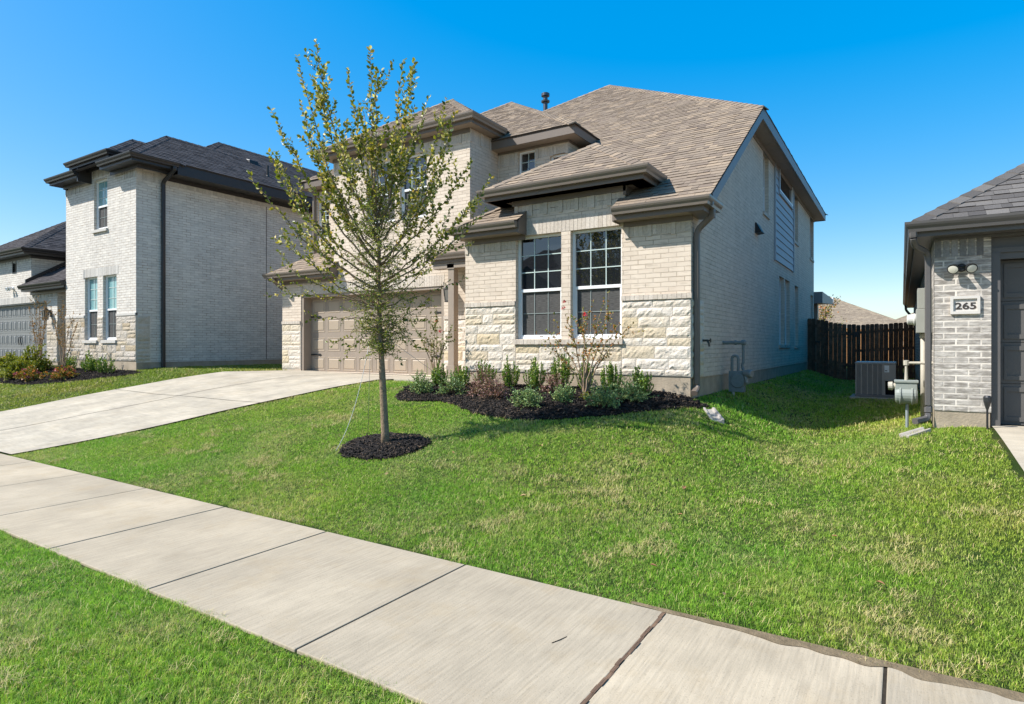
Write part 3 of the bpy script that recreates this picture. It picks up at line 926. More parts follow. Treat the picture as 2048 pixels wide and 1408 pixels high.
# limestone
ashlar(H1, [(-7.12,-5.97,1.18,2.39), (-5.97,-3.90,1.18,1.665), (-3.90,RX,1.18,2.39)], B-.006, M['stone'], 5)
ashlar(H1, [(-14.83,-14.04,1.02,2.26), (-8.97,-7.14,1.02,2.26)], G-.006, M['stone'], 8)
ashlar(H1, [(9.52,10.22,1.16,2.39)], 0, M['stone'], 9, axis='x', X=RX+.004)
def mortar(house, boxes):
    for bx_ in boxes:
        mb = MB()
        for q_ in bx_: mb.box(*q_)
        mb.build('mortar_bed', M['mortar'], house)
mortar(H1, [[(-7.12,-5.975,B-.005,B+.05,1.175,2.392), (-5.975,-3.90,B-.005,B+.05,1.175,1.67), (-3.90,RX,B-.005,B+.05,1.175,2.392)],
            [(-14.83,-14.035,G-.005,G+.05,1.015,2.262)], [(-8.975,-7.13,G-.005,G+.05,1.015,2.262)], [(RX-.05,RX+.006,9.505,10.23,1.16,2.392)]])
# brick ledges, sills, heads and soldier bands
def ledge(u0, u1, z0, z1, P, depth, mat, axis='y', name='brick_ledge'):
    mb = MB(); n = max(1, int(round((u1-u0)/.0762))); st = (u1-u0)/n
    for k in range(n):
        o = depth + R.uniform(-.003, .003)
        if axis == 'y': mb.box(u0+k*st+.002, u0+(k+1)*st-.002, P-o, P+.03, z0+R.uniform(-.002,.002), z1)
        else: mb.box(P-.03, P+o, u0+k*st+.002, u0+(k+1)*st-.002, z0, z1)
    return mb.build(name, mat, H1)
ibrick = island_mat('cream_brick_single', [(0,(.62,.53,.43)),(.5,(.56,.475,.385)),(1,(.67,.58,.48))], .85, .2, 30, .25, .004)
ledge(-7.12, -5.975, 2.395, 2.475, B, .036, ibrick); ledge(-3.90, RX+.02, 2.395, 2.475, B, .036, ibrick)
ledge(-14.83, -14.04, 2.265, 2.345, G, .036, ibrick); ledge(-8.97, -7.13, 2.265, 2.345, G, .036, ibrick)
ledge(-6.0, -3.87, 1.68, 1.765, B, .055, ibrick, name='window_sill')
soldier(H1, 'y', -7.12, -5.99, 3.44, 3.70, B, ibrick, .003, 5); soldier(H1, 'y', -3.85, RX, 3.44, 3.70, B, ibrick, .003, 5)
soldier(H1, 'y', -5.99, -3.85, 4.02, 4.31, B, ibrick, .003, 4)
soldier(H1, 'y', -6.02, -3.86, 3.652, 3.91, B, ibrick, .003, 99)
soldier(H1, 'y', -14.83, -12.70, 3.36, 3.62, G, ibrick, .003, 6); soldier(H1, 'y', -14.05, -8.96, 3.053, 3.31, G, ibrick, .003, 99)
soldier(H1, 'y', -12.70, -8.23, 6.30, 6.57, G, ibrick, .003, 5)
soldier(H1, 'x', G, MY, 6.30, 6.57, -8.23, ibrick, .003, 5)
soldier(H1, 'y', -8.23, -7.69, 5.96, 6.22, MY, ibrick, .003, 5); soldier(H1, 'y', -7.18, -6.33, 5.96+.06, 6.22, MY, ibrick, .003, 5)
# side sills
for (a, b, c, d) in side_ops:
    mb = MB(); mb.box(RX-.1, RX+.035, a-.03, b+.03, c-.08, c-.003); mb.build('window_sill', ibrick, H1)
# windows
for (a, b, c, d) in win_b: window(H1, 'y', a+.0, b-.0, c, d-.0, B+.085, 3, (3, 2))
for (a, b, c, d) in wt: window(H1, 'y', a, b, c, d, G+.07, 3, (3, 2))
for (a, b, c, d) in wmid[:1]: window(H1, 'y', a, b, c, d, MY+.06, 2, (3, 2), screen=False)
window(H1, 'y', *wmid[1], MY+.06, 2, (2, 2), sash=False)
window(H1, 'y', *wmid[2], MY+.06, 2, (4, 2), screen=False)
for (a, b, c, d) in side_ops: window(H1, 'x', a, b, c, d, RX-.09, 1, (1, 1))
# lap siding with the high window
mb = MB(); y0, y1 = 16.79, 20.02
nrow = 13; z0, z1 = 3.87, 6.42; rh = (z1-z0)/nrow
for k in range(nrow):
    za = z0+k*rh
    segs = [(y0+.08, y1-.08)] if not (5.72 < za+rh/2 < 6.40) else [(y0+.08, 17.42), (19.72, y1-.08)]
    for a, b in segs:
        mb.mesh([(RX+.034,a,za),(RX+.034,b,za),(RX+.014,b,za+rh),(RX+.014,a,za+rh),(RX,a,za),(RX,b,za),(RX,b,za+rh),(RX,a,za+rh)], [(0,1,2,3),(0,4,5,1),(2,6,7,3),(0,3,7,4),(1,5,6,2)])
mb.build('siding_panel', M['siding'], H1)
mb = MB()
mb.box(RX-.02, RX+.045, y0, y0+.08, z0-.02, z1); mb.box(RX-.02, RX+.045, y1-.08, y1, z0-.02, z1)
for (a, b, c, d) in ((17.36,19.78,5.68,5.76), (17.36,17.44,5.76,6.42), (19.70,19.78,5.76,6.42)):
    mb.box(RX-.02, RX+.05, a, b, c, d)
mb.build('siding_trim', M['siding'], H1)
window(H1, 'x', 17.44, 19.70, 5.76, 6.38, RX+.05, 1, (1, 1), sash=False)
# vents and taps on the side wall
mb = MB()
mb.mesh([(RX,14.4,4.17),(RX,14.75,4.17),(RX+.14,14.4,4.19),(RX+.14,14.75,4.19),(RX,14.4,4.40),(RX,14.75,4.40),(RX+.03,14.4,4.40),(RX+.03,14.75,4.40)], [(0,2,6,4),(1,5,7,3),(2,3,7,6),(4,6,7,5),(0,1,3,2)])
mb.build('vent_hood', M['black_iron'], H1)
mb = MB()
mb.tube([(RX-.02,10.12,1.74),(RX+.10,10.12,1.74)], .018); mb.tube([(RX+.08,10.12,1.74),(RX+.11,10.12,1.70),(RX+.12,10.12,1.64)], .017)
mb.lathe((RX+.10,10.12,1.74), (1,0,0), [(0,.012),(.03,.012),(.032,.034),(.045,.036),(.05,.0)], 12)
mb.build('hose_bib', simple('tarnished_brass', (.10,.09,.075), .4, .5, .6), H1)
# roofs
S = .65
rf = MB()
def fp(pts, f): return [(x, y, f(x, y)) for x, y in pts]
fa = lambda x, y: 3.885+.645*(y-9.19)
shingles(rf, fp([(-7.22,9.19),(-5.74,9.19),(-5.74,9.5),(-6.91,9.5)], fa))
shingles(rf, fp([(-3.95,9.19),(-2.38,9.19),(-2.38,9.5),(-3.95,9.5)], fa))
shingles(rf, fp([(-6.91,9.5),(-2.38,9.5),(-2.38,13.3),(-6.33,13.3),(-6.33,10.08)], fa))
shingles(rf, fp([(-7.22,9.19),(-6.33,10.08),(-6.33,12.4),(-7.22,12.4)], lambda x, y: 3.885+.645*(x+7.22)))
ridge_cap(rf, (-7.2,9.2,3.89), (-6.33,10.08,4.46), (.6,-1,-.5), (-1,.6,-.5))
rf.build('roof', [M['shingle'], M['underlay'], M['butt']], H1)
rf = MB(); hip_roof(rf, -14.42, -2.38, 13.3, 25.5, 6.535, .66); rf.build('roof', [M['shingle'], M['underlay'], M['butt']], H1)
rf = MB(); hip_roof(rf, -6.50, -3.40, 9.19, 12.0, 4.495, .66, back_hip=False); rf.build('roof', [M['shingle'], M['underlay'], M['butt']], H1)
rf = MB(); hip_roof(rf, -13.01, -7.95, 10.84, 16.0, 6.785, .66, back_hip=False); rf.build('roof', [M['shingle'], M['underlay'], M['butt']], H1)
main_mid = MB(); hip_roof(main_mid, -15.15, -5.99, 11.95, 24.0, 6.505, .645); main_mid.build('roof', [M['shingle'], M['underlay'], M['butt']], H1)
rf = MB()
shingles(rf, fp([(-15.13,10.84),(-12.53,10.84),(-12.53,12.32),(-13.65,12.32)], lambda x, y: 3.675+.66*(y-10.84)))
shingles(rf, fp([(-15.13,10.84),(-13.65,12.32),(-15.13,12.32)], lambda x, y: 3.675+.66*(x+15.13)))
rf.build('roof', [M['shingle'], M['underlay'], M['butt']], H1)
rf = MB()
shingles(rf, fp([(-8.87,10.49),(-7.13,10.49),(-7.13,12.3),(-8.2,12.3),(-8.2,11.16)], lambda x, y: 3.675+.66*(y-10.49)))
shingles(rf, fp([(-8.87,10.49),(-8.2,11.16),(-8.87,11.16)], lambda x, y: 3.675+.66*(x+8.87)))
rf.build('roof', [M['shingle'], M['underlay'], M['butt']], H1)
# eaves
eave(H1, [(-7.19,10.6),(-7.19,9.22),(-5.76,9.22)], 3.88, .28, TM)
eave(H1, [(-3.93,9.22),(-2.49,9.22),(-2.49,9.92)], 3.88, .28, TM, frieze=False)
eave(H1, [(-6.47,10.1),(-6.47,9.22),(-3.43,9.22),(-3.43,10.05)], 4.49, .28, TM, frieze=False)
eave(H1, [(-12.98,12.2),(-12.98,10.87),(-7.98,10.87),(-7.98,12.15)], 6.78, .28, TM)
eave(H1, [(-15.10,13.2),(-15.10,10.87),(-12.56,10.87)], 3.67, .28, TM)
eave(H1, [(-8.84,11.14),(-8.84,10.52),(-7.13,10.52)], 3.67, .22, TM)
eave(H1, [(-15.12,24),(-15.12,11.98),(-6.02,11.98),(-6.02,13.3)], 6.50, .32, TM, gutter=False, fr=.05)
mb = MB()
mb.box(-6.47+.02, -3.43-.02, 9.24, 10.0, 4.292, 4.305)                       # soffit of the raised bay
mb.build('soffit', M['soffit'], H1)
mb = MB(); mb.box(-6.03, -3.81, B-.03, B+.02, 4.20, 4.292); mb.box(-3.87, -3.82, B-.03, 10.2, 4.14, 4.292)
mb.box(-3.86, RX+.03, B-.03, B+.02, 3.60, 3.682)
mb.box(-2.72, -2.50, 9.24, 9.9, 3.672, 3.70)
mb.build('frieze_board', M['trim'], H1)
mb = MB()      # box ends of the lower eaves and the side return
mb = MB(); mb.mesh([(-5.76,9.222,3.66),(-5.735,9.222,3.66),(-5.735,B,3.66),(-5.76,B,3.66),(-5.76,9.222,3.885),(-5.735,9.222,3.885),(-5.735,9.5,4.10),(-5.76,9.5,4.10)], [(0,1,2,3),(4,5,6,7),(0,1,5,4),(1,2,6,5),(2,3,7,6),(3,0,4,7)])
mb.build('eave_end', M['trim'], H1)
mb = MB(); mb.mesh([(-3.955,9.222,3.66),(-3.93,9.222,3.66),(-3.93,B,3.66),(-3.955,B,3.66),(-3.955,9.222,3.885),(-3.93,9.222,3.885),(-3.93,9.5,4.10),(-3.955,9.5,4.10)], [(0,1,2,3),(4,5,6,7),(0,1,5,4),(1,2,6,5),(2,3,7,6),(3,0,4,7)])
mb.build('eave_end', M['trim'], H1)
mb = MB(); mb.mesh([(-12.56,10.872,3.45),(-12.53,10.872,3.45),(-12.53,G,3.45),(-12.56,G,3.45),(-12.56,10.872,3.68),(-12.53,10.872,3.68),(-12.53,G,3.875),(-12.56,G,3.875)], [(0,1,2,3),(4,5,6,7),(0,1,5,4),(1,2,6,5),(2,3,7,6),(3,0,4,7)])
mb.build('eave_end', M['trim'], H1)
mb = MB(); mb.box(RX+.002, -2.50, 9.87, 9.90, 3.70, 3.87)
mb.build('eave_end', M['trim'], H1)
# rake and side eave boards
mb = MB()
def rk(y, o): return 3.885+.645*(y-9.19)+o
for (x0, x1, o0, o1) in ((-2.415,-2.39,-.235,-.016),):
    mb.mesh([(x0,9.35,rk(9.35,o0)),(x1,9.35,rk(9.35,o0)),(x1,13.3,rk(13.3,o0)),(x0,13.3,rk(13.3,o0)),(x0,9.35,rk(9.35,o1)),(x1,9.35,rk(9.35,o1)),(x1,13.3,rk(13.3,o1)),(x0,13.3,rk(13.3,o1))], [(0,3,2,1),(4,5,6,7),(0,1,5,4),(1,2,6,5),(2,3,7,6),(3,0,4,7)])
mb.box(-2.415, -2.39, 13.3, 25.45, 6.30, 6.52)
mb.box(-14.4, -2.415, 25.42, 25.45, 6.30, 6.52)
mb.build('rake_board', M['trim_blue'], H1)
mb = MB()
mb.mesh([(RX,9.5,rk(9.5,-.20)),(-2.415,9.5,rk(9.5,-.20)),(-2.415,13.3,rk(13.3,-.20)),(RX,13.3,rk(13.3,-.20)),(RX,9.5,rk(9.5,-.185)),(-2.415,9.5,rk(9.5,-.185)),(-2.415,13.3,rk(13.3,-.185)),(RX,13.3,rk(13.3,-.185))], [(0,3,2,1),(4,5,6,7),(0,1,5,4),(1,2,6,5),(2,3,7,6),(3,0,4,7)])
yy = [13.3, 15.2, 17.64, 20.08, 22.5, 25.42]
for a, b in zip(yy[:-1], yy[1:]): mb.box(RX, -2.415, a+.004, b-.004, 6.325, 6.34)
mb.box(-14.4, RX, 25.2, 25.42, 6.325, 6.34)
mb.box(RX, RX+.03, 13.5, 25.2, 6.24, 6.325)
mb.build('soffit', M['soffit'], H1)
# downspouts
downspout(H1, [(-2.46,9.60,3.77),(-2.46,9.60,3.66),(-2.70,9.62,3.46),(-2.70,9.62,.98),(-2.70,9.46,.92)], M['trim'], .05, .04)
downspout(H1, [(-14.78,10.80,3.56),(-14.78,10.80,3.47),(-14.91,11.30,3.22),(-14.91,11.30,.95)], M['gutter'], .045, .04)
downspout(H1, [(-14.80,12.24,6.25),(-14.80,12.24,4.25)], M['gutter'], .045, .04)
# garage door, jambs
panel_door(H1, -13.93, -9.08, .905, 3.0, 11.42, 8, 4, M['garage_main'])
mb = MB()
mb.box(-14.028, -13.94, G+.02, 11.43, .90, 3.045); mb.box(-9.07, -8.982, G+.02, 11.43, .90, 3.045)
mb.box(-13.94, -9.07, G+.02, 11.43, 2.985, 3.045); mb.box(-14.0, -9.0, 11.43, 11.55, .88, 3.05)
mb.build('door_jamb', M['porch_paint'], H1)
# porch post
mb = MB(); mb.box(-8.39, -8.23, 10.56, 10.72, .96, 3.45); mb.box(-8.42, -8.20, 10.53, 10.75, .96, 1.22); mb.box(-8.41, -8.21, 10.54, 10.74, 3.33, 3.45)
mb.box(-8.80, -7.13, 10.54, 10.74, 3.35, 3.47)
mb.build('porch_post', M['porch_paint'], H1, bevel=.006)
# wall lantern beside the garage
def lantern(house, x, y, z, s=1.0):
    mb = MB()
    mb.box(x-.05*s, x+.05*s, y-.012, y+.01, z-.10*s, z+.12*s)
    mb.tube([(x,y-.01,z+.06*s),(x,y-.08*s,z+.15*s),(x,y-.13*s,z+.12*s)], .009*s, 6)
    c = (x, y-.13*s)
    mb.mesh([(c[0]-.085*s,c[1]-.085*s,z+.10*s),(c[0]+.085*s,c[1]-.085*s,z+.10*s),(c[0]+.085*s,c[1]+.085*s,z+.10*s),(c[0]-.085*s,c[1]+.085*s,z+.10*s),(c[0],c[1],z+.19*s)], [(0,3,2,1),(0,1,4),(1,2,4),(2,3,4),(3,0,4)])
    for sx in (-1,1):
        for sy in (-1,1):
            mb.tube([(c[0]+sx*.072*s,c[1]+sy*.072*s,z+.10*s),(c[0]+sx*.05*s,c[1]+sy*.05*s,z-.17*s)], .008*s, 5)
    mb.box(c[0]-.06*s, c[0]+.06*s, c[1]-.06*s, c[1]+.06*s, z-.19*s, z-.165*s)
    l = mb.build('wall_lantern', M['black_iron'], house)
    g = MB(); g.mesh([(c[0]-.066*s,c[1]-.066*s,z+.09*s),(c[0]+.066*s,c[1]-.066*s,z+.09*s),(c[0]+.066*s,c[1]+.066*s,z+.09*s),(c[0]-.066*s,c[1]+.066*s,z+.09*s),(c[0]-.047*s,c[1]-.047*s,z-.16*s),(c[0]+.047*s,c[1]-.047*s,z-.16*s),(c[0]+.047*s,c[1]+.047*s,z-.16*s),(c[0]-.047*s,c[1]+.047*s,z-.16*s)], [(0,1,5,4),(1,2,6,5),(2,3,7,6),(3,0,4,7)])
    g.build('lantern_glass', LG, l)
LG = simple('lantern_glass_pane', (.16,.15,.13), .12, .5, var=.1)
lantern(H1, -8.72, G-.03, 2.85, 1.05)
# flue on the roof
def flue(house, x, y, z, h, mat, r=.075, cap=True, name='vent_pipe'):
    mb = MB()
    prof = [(-.3,r),(h*.45,r),(h*.45,r*1.9),(h*.52,r*2.0),(h*.56,r),(h*.75,r),(h*.78,r*1.9),(h*.92,r*1.9),(h*.96,r*1.3),(h,r*.3)] if cap else [(-.3,r*1.9),(0,r*1.7),(.05,r),(h,r),(h,r*.2)]
    mb.lathe((x,y,z), (0,0,1), prof, 14)
    return mb.build(name, mat, house, smooth=False)
flue(H1, -10.3, 18.3, 9.72, .62, simple('galvanised_flue', (.10,.10,.105), .35, .5, .7))
# covered patio at the back corner
mb = MB()
mb.mesh([(-7.0,25.5,3.25),(-2.5,25.5,3.25),(-2.5,29.6,3.45),(-7.0,29.6,3.45),(-7.0,25.5,3.72),(-2.5,25.5,3.68),(-2.5,29.6,3.66),(-7.0,29.6,3.70)], [(0,3,2,1),(4,5,6,7),(0,1,5,4),(1,2,6,5),(2,3,7,6),(3,0,4,7)])
mb.build('patio_roof', M['trim_blue'], H1)
mb = MB(); mb.box(-3.05, -2.72, 26.0, 26.33, .6, 3.3); mb.build('patio_post', M['porch_paint'], H1)

# ------------------------------------------------------------------ the house on the left
H2 = thing('brick_house', 'two-storey white brick house with charcoal roof and black downspout, left of the wide driveway', 'house', (-20.5, 8.9, 1.0))
TL = (M['trim_left'], M['trim_left'], M['trim_left'])
LY, LX = 8.9, -18.3
lw = [(-20.80,-19.96,5.17,6.68), (-21.39,-20.58,1.83,3.76), (-20.23,-19.41,1.83,3.76)]
mb = MB(); wall_y(mb, -22.69, LX, 1.22, 6.80, LY, lw, .12)
wall_y(mb, -21.55, -19.0, 6.80, 7.05, LY)
wall_x(mb, LY, 26, 1.18, 6.74, LX)
wall_x(mb, LY, 10.2, 6.74, 7.05, -19.0)
mb.face([(-22.69,LY,1.2),(-22.69,12,1.2),(-22.69,12,6.8),(-22.69,LY,6.8)])
wall_y(mb, -24.1, -22.69, 1.1, 3.9, 10.9)
wall_y(mb, -31, -24.1, 1.1, 3.62, 9.2, [(-30.0,-24.9,1.09,3.2)], .14)
wall_x(mb, 9.2, 11.5, 1.1, 3.62, -24.1)
wall_y(mb, -31, -26.2, 3.62, 4.98, 9.2, [(-27.84,-27.48,4.33,4.96)], .08)
wall_x(mb, 9.2, 14, 3.62, 4.98, -26.2)
mb.build('wall', M['brick_left'], H2)
mb = MB(); mb.box(-22.68, LX-.012, LY+.012, 26, .2, 1.22); mb.box(-31, -24.11, 9.21, 20, .3, 1.11)
mb.build('foundation', M['concrete_base'], H2)
ashlar(H2, [(-22.69,-21.39,1.23,2.52), (-21.39,-19.41,1.23,1.70), (-20.58,-20.23,1.76,2.52), (-19.41,LX,1.23,2.52)], LY-.006, M['stone_left'], 15)
ashlar(H2, [(-24.9,-24.1,1.12,2.5)], 9.2-.006, M['stone_left'], 16)
ashlar(H2, [(8.92,9.28,1.23,2.52)], 0, M['stone_left'], 17, axis='x', X=LX+.004)
ashlar(H2, [(9.22,10.9,1.12,2.5)], 0, M['stone_left'], 18, axis='x', X=-24.1+.004)
mortar(H2, [[(-22.69,-21.395,LY-.005,LY+.05,1.225,2.525), (-21.395,-19.405,LY-.005,LY+.05,1.225,1.705), (-20.575,-20.235,LY-.005,LY+.05,1.705,2.525), (-19.405,LX,LY-.005,LY+.05,1.225,2.525)],
            [(LX-.05,LX+.006,8.905,9.29,1.225,2.525)], [(-24.15,-24.094,9.205,10.9,1.115,2.505)], [(-24.9,-24.105,9.195,9.24,1.115,2.505)]])
lbrick = island_mat('white_brick_single', [(0,(.54,.50,.44)),(.5,(.63,.585,.52)),(1,(.48,.44,.385))], .85, .2, 30, .25, .004)
def ledge2(u0, u1, z0, z1, P, depth, name='window_sill'):
    mb = MB(); mb.box(u0, u1, P-depth, P+.05, z0, z1); mb.build(name, lbrick, H2, bevel=.005)
ledge2(-20.85,-19.92,5.08,5.165,LY,.06); ledge2(-21.44,-20.54,1.735,1.825,LY,.06); ledge2(-20.27,-19.37,1.735,1.825,LY,.06)
ledge2(-22.69,-21.40,2.525,2.60,LY,.03,'brick_ledge'); ledge2(-19.40,LX,2.525,2.60,LY,.03,'brick_ledge')
soldier(H2,'y',-22.69,-21.56,6.48,6.74,LY,lbrick,.003,4); soldier(H2,'y',-19.0,LX,6.48,6.74,LY,lbrick,.003,4); soldier(H2,'y',-21.5,-19.05,6.78,7.03,LY,lbrick,.003,4)
soldier(H2,'y',-21.5,-19.3,3.765,4.02,LY,lbrick,.003,99); soldier(H2,'x',LY,26,6.40,6.66,LX,lbrick,.003,99)
soldier(H2,'y',-31,-26.2,4.72,4.96,9.2,lbrick,.003,4); soldier(H2,'y',-26.1,-24.1,3.36,3.6,9.2,lbrick,.003,4); soldier(H2,'y',-30.1,-24.8,3.203,3.44,9.2,lbrick,.003,99)
for (a, b, c, d) in lw: window(H2, 'y', a, b, c, d, LY+.075, 2, (3, 2), glass='glass_left')
mb = MB(); 
for k in range(9): mb.obox((-27.66, 9.23, 4.38+k*.066), (.16,0,0), (0,.02,-.022), (0,.002,.003))
for (a, b, c, d) in ((-27.84,-27.81,4.33,4.96),(-27.51,-27.48,4.33,4.96),(-27.81,-27.51,4.93,4.96),(-27.81,-27.51,4.33,4.36)): mb.box(a, b, 9.185, 9.28, c, d)
mb.build('louvred_vent', M['trim_left'], H2)
mb = MB(); mb.box(LX-.01, LX+.003, 13.1, 13.13, 1.2, 6.4); mb.build('control_joint', simple('sealant', (.17,.14,.12), .7), H2)
rl = [M['shingle_left'], M['underlay'], M['underlay']]
rf = MB(); hip_roof(rf, -21.62, -17.66, 8.47, 14, 6.94, .68, back_hip=False); rf.build('roof', rl, H2)
rf = MB(); hip_roof(rf, -22.87, -19.3, 8.5, 14, 6.92, .66, back_hip=False); rf.build('roof', rl, H2)
rf = MB(); hip_roof(rf, -21.48, -18.98, 8.47, 13, 7.225, .68, back_hip=False); rf.build('roof', rl, H2)
rf = MB(); hip_roof(rf, -23.86, -17.66, 9.8, 26.4, 6.93, .66); rf.build('roof', rl, H2)
rf = MB(); hip_roof(rf, -31.4, -25.83, 8.83, 17, 5.1, .66, back_hip=False); rf.build('roof', rl, H2)
rf = MB()
shingles(rf, fp([(-26.3,8.83),(-22.72,8.83),(-22.72,11.6),(-26.2,11.6)], lambda x, y: 3.76+.62*(y-8.83)))
rf.build('roof', rl, H2)
eave(H2, [(-22.84,10.5),(-22.84,8.5),(-20.97,8.5)], 6.935, .3, TL)
eave(H2, [(-19.53,8.5),(-17.70,8.5),(-17.70,9.75)], 6.935, .3, TL)
eave(H2, [(-17.69,9.75),(-17.69,26.3)], 6.925, .6, TL, gutter=False, fascia_h=.30)
eave(H2, [(-21.46,9.6),(-21.46,8.5),(-19.0,8.5),(-19.0,9.4)], 7.22, .3, TL)
eave(H2, [(-31.4,8.86),(-25.86,8.86),(-25.86,14)], 5.09, .34, TL)
eave(H2, [(-26.1,8.86),(-22.74,8.86)], 3.75, .3, TL)
mb = MB(); mb.mesh([(-26.17,9.0,3.87),(-26.10,9.0,3.87),(-26.10,11.6,5.55),(-26.17,11.6,5.55),(-26.17,9.0,4.0),(-26.10,9.0,4.0),(-26.10,11.6,5.65),(-26.17,11.6,5.65)], [(0,3,2,1),(4,5,6,7),(0,1,5,4),(1,2,6,5),(2,3,7,6),(3,0,4,7)])
mb.build('rake_board', M['trim_left'], H2)
mb = MB(); mb.box(-21.0,-20.94,8.52,LY,6.62,7.0); mb.build('eave_end', M['trim_left'], H2)
downspout(H2, [(-17.62,9.62,6.8),(-17.62,9.62,6.72),(-18.22,9.62,6.45),(-18.22,9.62,.98)], M['trim_left'], .05, .045)
panel_door(H2, -29.95, -24.95, 1.10, 3.18, 9.33, 12, 4, M['garage_left'], hinges=False)
mb = MB()
mb.box(-30.0,-29.95,9.22,9.36,1.09,3.2); mb.box(-24.95,-24.9,9.22,9.36,1.09,3.2); mb.box(-29.95,-24.95,9.22,9.36,3.16,3.2); mb.box(-30,-24.9,9.37,9.5,1.05,3.22)
mb.build('door_jamb', M['garage_left'], H2)
mb = MB()
for x in (-27.55,-27.35): mb.tube([(x,9.30,2.0),(x+ (.03 if x<-27.4 else -.03),9.27,1.85),(x,9.30,1.7)], .014, 6)
mb.build('door_handle', M['black_iron'], H2)
lantern(H2, -24.55, 9.17, 2.75, 1.1)
def flood(house, x, y, z, mat, s=1.0, name='flood_light'):
    mb = MB()
    mb.lathe((x,y+.01,z), (0,-1,0), [(0,.055*s),(.03*s,.055*s),(.05*s,.04*s),(.05*s,.001)], 14)
    heads = []
    for sd in (-1, 1):
        c = Vector((x+sd*.085*s, y-.11*s, z-.01*s)); ax = Vector((sd*.35, -1, -.45)).normalized()
        mb.tube([(x,y-.03*s,z),(x+sd*.05*s,y-.06*s,z+.02*s),tuple(c)], .014*s, 6)
        mb.lathe(c, ax, [(-.05*s,.02*s),(-.03*s,.045*s),(.045*s,.066*s),(.05*s,.066*s),(.045*s,.058*s)], 16)
        heads.append((c + ax*.046*s, ax))
    f = mb.build(name, mat, house)
    for c, ax in heads:
        l = MB(); l.lathe(c, ax, [(0,.057*s),(.004*s,.055*s),(.009*s,.03*s),(.011*s,.001)], 16)
        l.build('lens', FL, f)
    return f
FL = simple('flood_lens', (.62,.58,.48), .25, .5, var=.05)
flood(H2, -27.75, 9.2, 3.78, M['white_vinyl'], 1.2)
flue(H2, -18.55, 13.35, 7.52, .38, M['black_iron'], .04, False, 'roof_vent_pipe')
for (x, y) in ((-19.6, 13.4), (-19.6, 17.6)):
    z = 6.93 + .66*(-17.66-x)
    mb = MB(); mb.mesh([(x-.2,y-.2,z+.05),(x+.22,y-.2,z-.22),(x+.22,y+.2,z-.22),(x-.2,y+.2,z+.05),(x-.2,y-.17,z+.14),(x+.2,y-.17,z+.02),(x+.2,y+.17,z+.02),(x-.2,y+.17,z+.14)], [(0,3,2,1),(4,5,6,7),(0,1,5,4),(1,2,6,5),(2,3,7,6),(3,0,4,7)])
    mb.build('roof_vent', M['black_iron'], H2, bevel=.02)

# ------------------------------------------------------------------ the house on the right, number 265
H3 = thing('brick_house', 'whitewashed grey brick house with charcoal garage door and number plaque beside it, at right edge', 'house', (.6, 9.5, .64))
TR = (M['trim_right'], M['trim_right'], M['trim_right'])
RY, RW = 9.5, .35
mb = MB()
wall_y(mb, RW, .925, .83, 3.05, RY)
mb.face([(RW,RY,.83),(RW,RY,3.05),(RW,26,3.05),(RW,26,.83)])
mb.face([(.925,RY,.83),(.925,RY+.3,.83),(.925,RY+.3,3.05),(.925,RY,3.05)])
wall_y(mb, 5.85, 10, .83, 3.05, RY)
mb.build('wall', M['brick_right'], H3)
wbrick = island_mat('whitewashed_brick_on_end', [(0,(.17,.155,.145)),(.5,(.25,.235,.215)),(.85,(.34,.32,.30)),(1,(.5,.47,.44))], .85, .2, 40, .3, .005)
mb = MB()
for k in range(6): mb.box(RW+.006+k*.0855, RW+.006+k*.0855+.066, RY-.008, RY+.03, 2.775, 3.03)
mb.build('soldier_course', wbrick, H3, bevel=.003)
mb = MB(); mb.box(RW+.002, .915, RY+.01, 26, .1, .835); mb.build('foundation', M['concrete_base'], H3)
mb = MB(); mb.box(.93, 5.85, 9.6, 9.7, 2.86, 3.05)
for x in np.arange(1.5, 5.8, 1.2): mb.box(x, x+.012, 9.594, 9.61, 2.87, 3.05)
mb.box(.93, 5.85, 9.57, 9.78, 2.80, 2.86); mb.box(.93, 1.02, 9.56, 9.8, .64, 2.80); mb.box(5.75, 5.85, 9.56, 9.8, .64, 2.80); mb.box(1.02, 5.75, 9.6, 9.66, 2.72, 2.80)
mb.box(.93, 5.85, 9.81, 9.9, .6, 3.0)
mb.build('door_frame', M['trim_right'], H3)
panel_door(H3, 1.03, 5.74, .67, 2.72, 9.74, 5, 4, M['garage_right'], style='carriage', hinges=False)
rf = MB(); hip_roof(rf, .12, 12.0, 9.19, 26.4, 3.21, .67); rf.build('roof', [M['shingle_right'], M['underlay'], M['underlay']], H3)
eave(H3, [(.148,26.3),(.148,9.22),(12,9.22)], 3.20, .2, TR, frieze=False, fascia_h=.18)
mb = MB(); mb.box(RW-.01, 6.0, RY-.03, RY+.09, 3.0-.01, 3.04); mb.build('frieze_board', M['trim_right'], H3)
downspout(H3, [(.12,9.18,3.08),(.12,9.19,3.0),(.14,9.3,2.92),(.285,9.52,2.84),(.285,9.52,.86),(.285,9.50,.72),(.14,9.34,.69)], M['trim_right'], .043, .036)
downspout(H3, [(.12,26.2,3.08),(.12,26.2,2.95),(.30,26.2,2.7),(.30,26.2,.8)], M['trim_right'], .045, .04)
